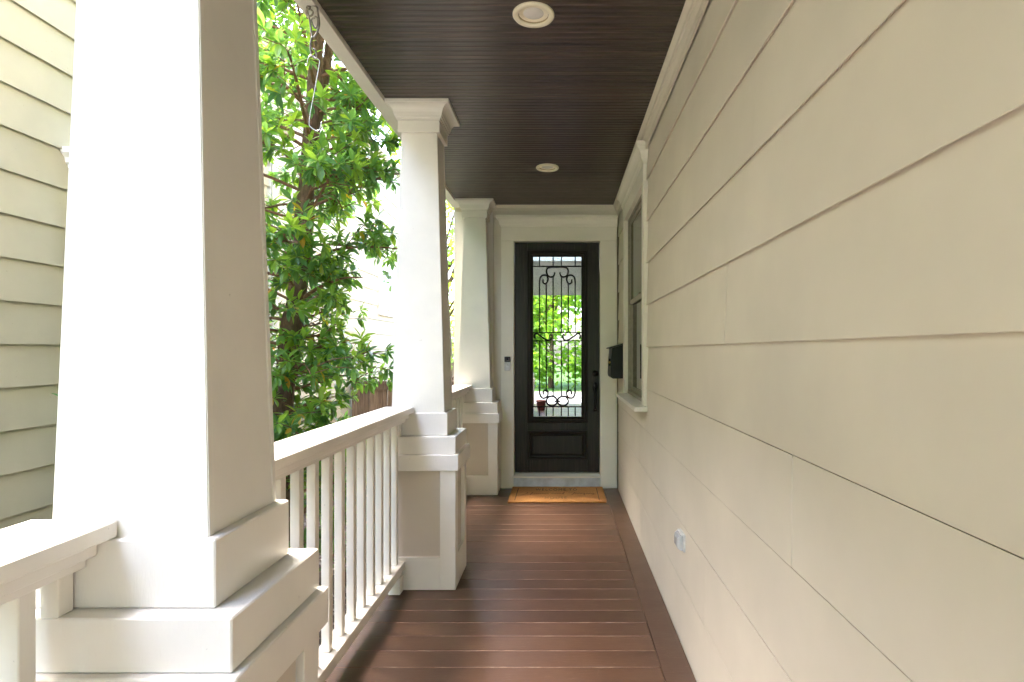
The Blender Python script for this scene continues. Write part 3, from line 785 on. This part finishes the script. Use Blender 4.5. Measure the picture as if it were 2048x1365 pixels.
script([(-0.29, Y0+.058), (-0.305, Y0-.01), (-0.315, Y0-.05)]); script([(-0.315, Y0)] + squig(-0.28, 0.15, 4, .02))
script(squig(-0.10, 0.10, 3, .02) + [(0.03, Y0+.06), (0.015, Y0-.02), (0.035, Y0-.012)])
script([(0.075, Y0+.045), (0.135, Y0+.06), (0.125, Y0+.01), (0.10, Y0-.055)]); script(squig(0.135, 0.09, 3, .022) + [(0.235, Y0+.02), (0.225, Y0-.06)])
script(squig(0.245, 0.06, 2, .02) + [(0.32, Y0+.015), (0.325, Y0-.02), (0.30, Y0-.06)])

# doorbell
t = empty('doorbell', (-0.572, DY-0.022, 1.325), 'slim silver and black doorbell on the casing left of the door', 'doorbell')
obj('body', nbox(-0.603, -0.541, DY-0.043, DY-0.0205, 1.250, 1.340, 0.004), M_SILVER, t)
obj('camera_face', nbox(-0.603, -0.541, DY-0.043, DY-0.0205, 1.3405, 1.398, 0.004), M_DARKGL, t)
obj('lens', lathe(bmesh.new(), [(0.012, 0), (0.012, -0.003), (0.008, -0.006), (0, -0.007)], (-0.572, DY-0.0425, 1.372), 'y', 20), M_BLACK, t, True)
obj('button', lathe(bmesh.new(), [(0.021, 0), (0.021, -0.002), (0.015, -0.003), (0.014, -0.001), (0, -0.001)], (-0.572, DY-0.0425, 1.305), 'y', 24), M_GREYPL, t, True)

# mailbox
t = empty('mailbox', (WX, 5.58, 1.19), 'black metal mailbox hanging on the wall between window and door', 'mailbox')
yA, yB = 5.40, 5.74
prof = [(WX-0.002, 1.197), (WX-0.11, 1.195), (WX-0.128, 1.205), (WX-0.135, 1.23), (WX-0.127, 1.40), (WX-0.118, 1.488), (WX-0.002, 1.52)]
obj('body', extrude(prof, 'y', yA, yB), M_BLACK, t)
prof = [(WX-0.002, 1.521), (WX-0.128, 1.487), (WX-0.146, 1.480), (WX-0.147, 1.489), (WX-0.128, 1.497), (WX-0.002, 1.533)]
obj('lid', extrude(prof, 'y', yA-0.006, yB+0.006), M_BLACK, t)
obj('latch_plate', nbox(WX-0.146, WX-0.130, 5.44, 5.50, 1.315, 1.385, 0.004), M_BRONZE, t)
bm = bmesh.new(); bmesh.ops.create_icosphere(bm, subdivisions=2, radius=0.012, matrix=Matrix.Translation((WX-0.141, 5.437, 1.35)))
obj('knob', bm, M_BRASS, t, True)

# outdoor socket
sy_, sz_ = 2.82, 0.520
t = empty('outdoor_socket', (WX, sy_, sz_), 'small socket with clear plastic cover low on the tan siding', 'socket')
obj('back_plate', nbox(WX-0.006, WX+0.004, sy_-0.052, sy_+0.052, sz_-0.043, sz_+0.043, 0.002), M_GREYPL, t)
bm = bmesh.new()
rings = []
for o_, h_ in ((0, 0.004), (0.002, 0.018), (0.008, 0.028), (0.018, 0.033)):
    rings.append([(WX-0.003-h_, sy_-0.047+o_, sz_-0.037+o_), (WX-0.003-h_, sy_+0.047-o_, sz_-0.037+o_), (WX-0.003-h_, sy_+0.047-o_, sz_+0.037-o_), (WX-0.003-h_, sy_-0.047+o_, sz_+0.037-o_)])
obj('clear_cover', loft(rings, False, True), M_CLEAR, t)
obj('receptacle', nbox(WX-0.012, WX-0.0065, sy_-0.032, sy_+0.032, sz_-0.017, sz_+0.017, 0.002), M_WHITE, t)
for k in (-1, 1): obj('slot', nbox(WX-0.0135, WX-0.0122, sy_+k*0.016-0.004, sy_+k*0.016+0.004, sz_-0.006, sz_+0.006), M_BLACK, t)
obj('hinge', tube(bmesh.new(), [(WX-0.012, sy_-0.05, sz_+0.040), (WX-0.012, sy_+0.05, sz_+0.040)], 0.004, 8), M_GREYPL, t, True)

# hanging hooks on the beam
HY = 2.50
t = empty('hanging_hook', (-1.10, HY, 2.975), 'chain of metal hooks and long wire hanging from the beam', 'hook')
def hp(u, v, dy=0): return ((590+u/4.71-1123)/1138*HY, HY+dy, CAMH-(v/4.71-702)/1138*HY)
obj('eye_screw', tube(bmesh.new(), smooth_path([(-1.105, HY, 2.99), (-1.105, HY, 2.965), (-1.12, HY, 2.955), (-1.118, HY, 2.935), (-1.10, HY, 2.932), (-1.092, HY, 2.948), (-1.10, HY, 2.958)], 4), 0.004, 8), M_RUSTY, t, True)
obj('large_hook', tube(bmesh.new(), smooth_path([hp(112, 70), hp(118, 120), hp(140, 200), hp(152, 290), hp(165, 350), hp(190, 340), hp(215, 290), hp(228, 220), hp(215, 120), hp(205, 70), hp(160, 50), hp(115, 65)], 5), 0.0045, 8), M_RUSTY, t, True)
obj('link', tube(bmesh.new(), smooth_path([hp(175, 170, .006), hp(190, 150, .006), hp(208, 180, .006), hp(205, 240, .006), hp(185, 260, .006), hp(165, 235, .006), hp(150, 180, .006), hp(175, 165, .006)], 5), 0.0035, 8), M_RUSTY, t, True)
obj('link', tube(bmesh.new(), smooth_path([hp(160, 345), hp(145, 420), hp(150, 500), hp(175, 545), hp(202, 550), hp(200, 500), hp(185, 465), hp(168, 465)], 5), 0.004, 8), M_RUSTY, t, True)
obj('wire', tube(bmesh.new(), smooth_path([hp(196, 548), hp(160, 525), hp(128, 540), hp(118, 600)], 4), 0.0022, 6), M_CHROME, t, True)
obj('wire', tube(bmesh.new(), smooth_path([hp(196, 545), hp(228, 570), hp(230, 610), hp(185, 860), hp(150, 1040), hp(135, 1150), hp(145, 1195), (hp(200, 1235)), hp(235, 1215), hp(250, 1150)], 5), 0.0024, 6), M_CHROME, t, True)

# planter at the porch end behind the camera (seen in the door glass)
t = empty('flower_pot', (-0.5, -1.7, 0), 'red clay flower pot reflected in the door glass', 'pot')
obj('pot', lathe(bmesh.new(), [(0.08, 0.0), (0.11, 0.2), (0.12, 0.2), (0.12, 0.25), (0.105, 0.25), (0.10, 0.21), (0.0, 0.21)], (-0.5, -1.7, 0.002), 'z', 24), M_TERRA, t, True)

# ------------------------------------------------------------------ neighbouring house
NX_ = -3.2; NTOP = 4.95; NY0, NY1 = -3.2, 13.3
nb = empty('neighbouring_house', (-6.0, 4.0, GZ), 'olive cream lap-sided house across the narrow side yard at the left', 'house')
nw = obj('wall', nbox(-9.5, NX_-0.034, NY0, NY1, GZ, NTOP), M_SHEATH, nb)
NC = 0.2508
z0 = CAMH + (702-72.5)/1123*3.2       # a lap line read off at the left picture edge
while z0 - NC > GZ: z0 -= NC
def nlap(z): return [(NX_-0.030, z+0.012), (NX_-0.0155, z+0.010), (NX_-0.0015, z), (NX_, z+0.0015), (NX_-0.015, z+NC+0.022), (NX_-0.030, z+NC+0.022)]
row = 0
while z0 < NTOP - 0.02:
    offs = [2.0, 3.3, 1.2, 2.7][row % 4]
    ys = [NY0]
    q = NY0 + offs
    while q < NY1 - 0.5: ys.append(q); q += 3.66
    ys.append(NY1)
    for a, b in zip(ys[:-1], ys[1:]):
        obj('siding_board', extrude(nlap(z0+RND.uniform(-.001,.001)), 'y', a+0.001, b-0.001), M_NEIGH, nw)
    z0 += NC; row += 1
obj('corner_board', nbox(NX_-0.08, NX_+0.025, NY1-0.002, NY1+0.025, GZ, NTOP), M_WHITE, nb)
obj('roof', loft([[(NX_+0.10, NY0-0.4, NTOP), (-9.9, NY0-0.4, NTOP), (-6.4, NY0-0.4, NTOP+2.2)], [(NX_+0.10, NY1+0.4, NTOP), (-9.9, NY1+0.4, NTOP), (-6.4, NY1+0.4, NTOP+2.2)]]), M_ROOF, nb)
obj('soffit', nbox(NX_+0.002, NX_+0.099, NY0-0.4, NY1+0.4, NTOP-0.03, NTOP-0.002), M_WHITE, nb)
# downspout
bm = bmesh.new()
tube(bm, [(NX_+0.05, 6.25, GZ+0.1), (NX_+0.05, 6.25, NTOP-0.02)], 0.04, 4)
obj('downspout', bm, M_WHITE, nb)
def nwindow(y0_, y1_, za, zb_, lab):
    w = obj('window', nbox(NX_-0.02, NX_+0.022, y0_-0.09, y0_, za-0.02, zb_+0.02, 0.002), M_WHITE, nb); tag(w, lab)
    obj('casing', nbox(NX_-0.02, NX_+0.022, y1_, y1_+0.09, za-0.02, zb_+0.02, 0.002), M_WHITE, w)
    obj('casing', nbox(NX_-0.02, NX_+0.023, y0_-0.09, y1_+0.09, zb_+0.021, zb_+0.11, 0.002), M_WHITE, w)
    obj('sill', nbox(NX_-0.02, NX_+0.05, y0_-0.11, y1_+0.11, za-0.06, za-0.021, 0.003), M_WHITE, w)
    prof = [(0.0, 0), (0.01, 0.0), (0.012, 0.015), (0.03, 0.03), (0.035, 0.06), (0.06, 0.085), (0.065, 0.12)]
    obj('head_crown', loft([[(NX_-0.02, y0_-0.09-o_, zb_+0.111+h_), (NX_+0.023+o_, y0_-0.09-o_, zb_+0.111+h_), (NX_+0.023+o_, y1_+0.09+o_, zb_+0.111+h_), (NX_-0.02, y1_+0.09+o_, zb_+0.111+h_)] for o_, h_ in prof]), M_WHITE, w)
    for q in ((y0_, y0_+0.05, za-0.02, zb_+0.02), (y1_-0.05, y1_, za-0.02, zb_+0.02), (y0_+0.05, y1_-0.05, za-0.02, za+0.04), (y0_+0.05, y1_-0.05, zb_-0.04, zb_+0.02)):
        obj('frame', nbox(NX_-0.01, NX_+0.012, *q), M_WHITE, w)
    obj('pane', nbox(NX_+0.001, NX_+0.004, y0_+0.05, y1_-0.05, za+0.04, zb_-0.04), M_NGLASS, w)
M_NGLASS = simple('dark_window_glass', (0.03, 0.04, 0.04), 0.03, 0.0, 4, 0.1, 0)
M_NGLASS.node_tree.nodes['Principled BSDF'].inputs['Specular IOR Level'].default_value = 1.0
nwindow(3.80, 4.70, 1.35, 2.54, 'white window behind the nearest column, only its crown showing')
nwindow(10.05, 10.75, 2.15, 2.95, 'small white window high on the cream siding')

# ------------------------------------------------------------------ fences
def fence(name, label, xa, xb, y, ztop, bw, n_rail_z, cap=True):
    t = empty(name, ((xa+xb)/2, y, GZ), label, 'fence')
    me = mesh_from(nbox(-bw/2+0.002, bw/2-0.002, -0.009, 0.009, GZ+0.02, ztop, 0.002), 'fence_board', M_FENCE)
    x = xa + bw/2
    while x < xb:
        inst('fence_board', me, t, (x, y+RND.uniform(-.002,.002), RND.uniform(-.006, 0)), (0, RND.uniform(-.004,.004), 0)); x += bw
    for z in n_rail_z: obj('rail', nbox(xa, xb, y+0.011, y+0.05, z, z+0.085), M_FENCE, t)
    px = xa + 0.05
    while px < xb: obj('post', nbox(px-0.045, px+0.045, y+0.0505, y+0.14, GZ-0.05, ztop-0.02), M_FENCE, t); px += 2.0
    if cap:
        obj('cap_board', nbox(xa, xb, y-0.05, y+0.10, ztop+0.002, ztop+0.036), M_FENCE, t)
        obj('trim_board', nbox(xa, xb, y-0.034, y-0.011, ztop-0.09, ztop), M_FENCE, t)
fence('wooden_fence', 'weathered wooden fence closing the side yard behind the leafy tree', NX_+0.03, -1.62, 8.60, 0.965, 0.135, (-0.3, 0.55))
fence('wooden_fence', 'far brown wooden fence glimpsed between middle column and door column', -8.0, 2.0, 17.5, 1.12, 0.14, (-0.3, 0.7))

# ------------------------------------------------------------------ plants
def leaf_geo(L, Wd, n=5, curl=0.25, fold=0.25):
    """lanceolate leaf along +x, centred fold; returns verts, faces"""
    v, f = [], []
    for i in range(n+1):
        t = i/n; w = Wd*0.5*(math.sin(math.pi*min(1, t**1.12))**0.85) if 0 < t < 1 else 0.0
        x = L*t; z = -curl*L*t*t
        if w == 0: v.append((x, 0, z)); 
        else: v += [(x, -w, z+fold*w), (x, 0, z), (x, w, z+fold*w)]
    # indices
    idx = [[0]]; k = 1
    for i in range(1, n): idx.append([k, k+1, k+2]); k += 3
    idx.append([k])
    f += [(0, 1, 2), (0, 2, 3)]
    for i in range(1, n-1):
        a, b = idx[i], idx[i+1]; f += [(a[0], b[0], b[1], a[1]), (a[1], b[1], b[2], a[2])]
    a = idx[n-1]; f += [(a[0], k, a[1]), (a[1], k, a[2])]
    return v, f
LV, LF = leaf_geo(1.0, 0.34)

class LeafSoup:
    def __init__(s): s.v = []; s.f = []; s.t = []
    def add(s, M, tint, LV=LV, LF=LF):
        b = len(s.v)
        for p in LV: s.v.append(M @ Vector(p))
        for fc in LF: s.f.append(tuple(b+i for i in fc)); s.t.append(tint)
    def build(s, name, mat, parent, kind='stuff'):
        off = worldloc(parent) if parent else Vector((0,0,0))
        me = bpy.data.meshes.new(name); me.from_pydata([tuple(p-off) for p in s.v], [], s.f); me.materials.append(mat)
        at = me.attributes.new('tint', 'FLOAT', 'FACE'); at.data.foreach_set('value', s.t)
        o = bpy.data.objects.new(name, me); COL.objects.link(o)
        if parent: o.parent = parent
        if kind: o['kind'] = kind
        return o

def leaf_matrix(p, d, L, roll):
    d = d.normalized(); up = Vector((0,0,1)); yv = up.cross(d)
    if yv.length < 1e-3: yv = Vector((0,1,0))
    yv.normalize(); zv = d.cross(yv)
    Mr = Matrix((d, yv, zv)).transposed().to_4x4()
    return Matrix.Translation(p) @ Mr @ Matrix.Rotation(roll, 4, 'X') @ Matrix.Scale(L, 4)

# --- the evergreen tree in the side yard
R2 = random.Random(21)
TY = 4.35
def tp(px, py, y=TY): return Vector(((px-1123)/1138*y, y, CAMH-(py-702)/1138*y))
tree = empty('evergreen_tree', (-2.2, TY, GZ), 'leafy evergreen tree with bare brown trunk beside the railing', 'tree')
trunk_pts = [Vector((-2.2, TY, GZ-0.1)), tp(560, 900), tp(567, 800), tp(583, 660), tp(594, 590), tp(606, 480), tp(611, 400), tp(620, 290), tp(629, 190), tp(634, 100), tp(641, 20), tp(650, -120), tp(662, -300)]
trunk_path = smooth_path(trunk_pts, 4)
bm = bmesh.new()
tube(bm, trunk_path, lambda t: (0.088*(1-t)+0.038*t)*(1+0.07*math.sin(t*31)+0.05*math.sin(t*57)), 14)
fork = smooth_path([tp(613, 330), tp(636, 230, 4.40), tp(655, 120, 4.45), tp(668, 20, 4.5), tp(685, -150, 4.6)], 4)
tube(bm, fork, 0.045, 10, 0.022)
trunk = obj('trunk', bm, M_BARK, tree, True)
def trunk_at(z):
    for a, b in zip(trunk_path[:-1], trunk_path[1:]):
        if a.z <= z <= b.z: return a.lerp(b, (z-a.z)/max(1e-6, b.z-a.z))
    return trunk_path[-1].copy()
rosettes = []; singles = []
def ok(p): return -3.08 < p.x < -1.26 and p.z > -0.3 and not (p.x > -1.62 and 1.55 < p.z < 2.25) and not (p.x > -1.7 and 0.85 < p.z < 1.15)
branch_list = []; twig_bm = bmesh.new()
nb_ = 132
for i in range(nb_):
    z = -0.1 + (5.3+0.1)*((i+0.5)/nb_) + R2.uniform(-.05, .05)
    az = i*2.39996 + R2.uniform(-.4, .4)
    L = R2.uniform(0.55, 1.0) * (0.75 if z > 4.2 else 1.0)
    d = Vector((math.cos(az), math.sin(az), 0))
    if d.x > 0: L = min(L, 0.86/max(0.35, abs(d.x)))
    if d.x > 0.3: L *= R2.choice((0.5, 0.65, 0.95))
    p0 = trunk_at(z); rise = R2.uniform(0.0, 0.35)
    pts = [p0, p0+d*L*0.35+Vector((0,0,rise*L*0.6)), p0+d*L*0.7+Vector((0,0,rise*L+R2.uniform(-.05,.05))), p0+d*L+Vector((0,0,rise*L*1.1+R2.uniform(-.1,.08)))]
    path = smooth_path(pts, 4)
    branch_list.append(tube(bmesh.new(), path, R2.uniform(0.010, 0.017), 6, 0.004))
    rosettes.append((path[-1], (path[-1]-path[-3]).normalized()))
    for j in range(R2.randint(9, 13)):
        q = path[R2.randint(4, len(path)-2)]
        a2 = az + R2.choice((-1, 1))*R2.uniform(0.4, 1.3)
        d2 = Vector((math.cos(a2), math.sin(a2), R2.uniform(-0.25, 0.6))).normalized()
        l2 = R2.uniform(0.12, 0.36)
        e = q+d2*l2
        mid = q.lerp(e, 0.5)+Vector((0,0,R2.uniform(-.02,.03)))
        if not ok(e): continue
        tube(twig_bm, [q, mid, e], 0.0042, 5, 0.0022)
        rosettes.append((e, (e-mid).normalized()))
        singles.append((q, mid, e))
        if R2.random() < 0.5: rosettes.append((mid, d2))
# a few leafy sprays on the fork and trunk
for i in range(16):
    p = fork[R2.randint(3, len(fork)-1)]; az = R2.uniform(0, 6.28); d = Vector((math.cos(az), math.sin(az), 0.4)).normalized(); e = p+d*R2.uniform(.15,.45)
    tube(twig_bm, [p, p.lerp(e, .5), e], 0.004, 5, 0.002); rosettes.append((e, d))
for b_ in branch_list: obj('branch', b_, M_TWIG, tree, True)
obj('twigs', twig_bm, M_TWIG, tree, True, 'stuff')
leaves = []
for (p, d) in rosettes:
    if not ok(p): continue
    n = R2.randint(7, 11); base = R2.random(); rt = R2.uniform(0.0, 0.80)
    old = R2.random() < 0.012
    for k in range(n):
        a = base*6.28 + k*2.4
        side_v = d.orthogonal().normalized(); s2 = d.cross(side_v)
        spread = R2.uniform(0.75, 1.45)
        dv = d*math.cos(spread) + (side_v*math.cos(a)+s2*math.sin(a))*math.sin(spread)
        dv.z += R2.uniform(-0.10, 0.18)
        L = R2.uniform(0.066, 0.122)
        pp = p - d*R2.uniform(0, 0.03)
        tint = min(0.92, rt + R2.uniform(-.08, .12)) if not (old and R2.random() < 0.4) else R2.uniform(0.987, 0.997)
        if R2.random() < 0.004: tint = 0.99
        leaves.append((leaf_matrix(pp, dv, L, R2.uniform(-.6, .6)), max(0, tint), pp))
for (q, mid, e) in singles:
    for k in range(R2.randint(2, 5)):
        pp = q.lerp(e, R2.uniform(0.15, 0.9))
        if not ok(pp): continue
        a = R2.uniform(0, 6.28); dv = (e-q).normalized()*0.5 + Vector((math.cos(a), math.sin(a), R2.uniform(-.5, .5)))
        leaves.append((leaf_matrix(pp, dv, R2.uniform(0.045, 0.11), R2.uniform(-.9, .9)), R2.uniform(0.0, 0.95), pp))
crown = LeafSoup()
# largest leaves in view are objects of their own
def inview(p):
    x = 1123+1138*p.x/p.y; y = 702-1138*(p.z-CAMH)/p.y
    return 525 < x < 800 and 0 < y < 860
cand = sorted([l for l in leaves if inview(l[2])], key=lambda l: l[2].y)[:300]
ids = set(id(l) for l in cand)
leaf_mats = {}
for key in range(6):
    me = bpy.data.meshes.new('leaf'); me.from_pydata(LV, [], LF); me.materials.append(M_LEAF)
    at = me.attributes.new('tint', 'FLOAT', 'FACE'); at.data.foreach_set('value', [0.0]*len(LF)); leaf_mats[key] = me
ofs = worldloc(tree)
for l in leaves:
    if id(l) in ids:
        o = bpy.data.objects.new('leaf', leaf_mats[0]); COL.objects.link(o); o.parent = tree
        o.matrix_local = Matrix.Translation(-ofs) @ l[0]
    else: crown.add(l[0], l[1])
crown.build('crown', M_LEAF, tree)

# --- broad-leaved trees further off
def far_tree(name, label, loc, h, r, n, leaf, mat, seed, z_lo=0.3, group='trees beyond the yards'):
    R = random.Random(seed); t = empty(name, (loc[0], loc[1], GZ), label, 'tree', group)
    bm = bmesh.new(); base = Vector((loc[0], loc[1], GZ-0.1)); top = base+Vector((R.uniform(-.3,.3), R.uniform(-.3,.3), h*0.85))
    tube(bm, smooth_path([base, base.lerp(top, .4)+Vector((.1,.1,0)), top], 5), 0.05*h**0.7, 10, 0.03)
    centers = []
    for k in range(26):
        a = R.uniform(0, 6.28); zz = R.uniform(z_lo, 1.0); rr = r*math.sqrt(max(0.05, 1-((zz-0.55)/0.55)**2))*R.uniform(0.35, 1.0)
        c_ = Vector((loc[0]+rr*math.cos(a), loc[1]+rr*math.sin(a), GZ+h*zz)); centers.append(c_)
        s = base.lerp(top, max(0.15, min(0.95, zz*0.8)))
        tube(bm, [s, s.lerp(c_, .5)+Vector((0,0,0.1)), c_], 0.012*h**0.6, 5, 0.008)
    obj('trunk', bm, M_BARK, t, True)
    soup = LeafSoup(); v2, f2 = leaf_geo(1.0, 0.55, 3, 0.2, 0.2)
    for k in range(n):
        c_ = R.choice(centers); g = Vector((R.gauss(0, 1), R.gauss(0, 1), R.gauss(0, .7)))*r*0.17
        d = Vector((R.uniform(-1,1), R.uniform(-1,1), R.uniform(-.8,.4)))
        soup.add(leaf_matrix(c_+g, d, leaf*R.uniform(.7, 1.3), R.uniform(-1, 1)), R.random()*0.95, v2, f2)
    soup.build('crown', mat, t)
far_tree('maple_tree', 'bright green tree seen between middle column and door column', (-3.1, 15.2), 7.0, 2.3, 5200, 0.16, M_LEAF2, 3, 0.22)
far_tree('maple_tree', 'pale green tree farther back, behind the far wooden fence', (-5.6, 21.0), 8.5, 3.0, 5000, 0.2, M_LEAF2, 4, 0.2)
lbl = ['green street tree reflected at the left of the door glass', 'green street tree reflected in the middle of the door glass', 'green street tree reflected at the right of the door glass', 'green street tree far left across the street behind the camera', 'green street tree far right across the street behind the camera']
for k, (x, y_, h_, r_) in enumerate([(-5.0, -21.0, 8.0, 3.4), (-0.6, -19.5, 7.0, 3.2), (3.9, -22.0, 8.5, 3.6), (-12.0, -22.0, 8.0, 3.5), (11.5, -20.0, 7.0, 3.0)]):
    far_tree('street_tree', lbl[k], (x, y_), h_, r_, 5600, 0.34, M_LEAF2, 40+k, 0.12, 'street trees behind the camera')

# --- low shrubs under the tree and by the neighbouring wall
def shrub(label, loc, h, r, n, seed):
    R = random.Random(seed); t = empty('shrub', (loc[0], loc[1], GZ), label, 'shrub', 'low shrubs in the side yard')
    bm = bmesh.new(); soup = LeafSoup()
    for k in range(14):
        a = R.uniform(0, 6.28); e = Vector((loc[0]+r*R.random()*math.cos(a), loc[1]+r*R.random()*math.sin(a), GZ+h*R.uniform(.5, 1)))
        b0 = Vector((loc[0]+.03*math.cos(a), loc[1]+.03*math.sin(a), GZ-0.02)); tube(bm, [b0, b0.lerp(e, .5)+Vector((0,0,.05)), e], 0.006, 5, 0.002)
        for j in range(n//14):
            q = b0.lerp(e, R.uniform(.3, 1.0)) + Vector((R.gauss(0,.05), R.gauss(0,.05), R.gauss(0,.04)))
            d = Vector((R.uniform(-1,1), R.uniform(-1,1), R.uniform(-.3,.7))); soup.add(leaf_matrix(q, d, R.uniform(.05,.09), R.uniform(-.6,.6)), R.random()*.9)
    obj('stem', bm, M_TWIG, t, True); soup.build('foliage', M_LEAF3, t)
shrub('low green shrub at the foot of the neighbouring wall, lower left edge', (-2.7, 2.65), 1.05, 0.32, 420, 5)
shrub('low green shrub behind the balusters between nearest and middle column', (-1.75, 3.2), 0.75, 0.35, 420, 6)
shrub('low green shrub under the tree trunk behind the railing', (-1.9, 5.1), 0.8, 0.4, 420, 8)

# --- gravel on the side yard ground
R3 = random.Random(5); soup = LeafSoup()
oct_v = [(1,0,0),(-1,0,0),(0,1,0),(0,-1,0),(0,0,.7),(0,0,-.7)]; oct_f = [(0,2,4),(2,1,4),(1,3,4),(3,0,4),(2,0,5),(1,2,5),(3,1,5),(0,3,5)]
for k in range(5000):
    s = R3.uniform(.010, .026); p = Vector((R3.uniform(-3.1, -1.2), R3.uniform(0.5, 8.4), GZ+s*0.3))
    soup.add(Matrix.Translation(p) @ Matrix.Rotation(R3.uniform(0, 6), 4, 'Z') @ Matrix.Rotation(R3.uniform(-.5,.5), 4, 'X') @ Matrix.Diagonal((s, s*R3.uniform(.6,1), s*R3.uniform(.6,1), 1)), R3.random(), oct_v, oct_f)
g_ = soup.build('gravel', M_GRAVEL, None); tag(g_, 'loose grey brown gravel covering the narrow side yard', 'gravel')
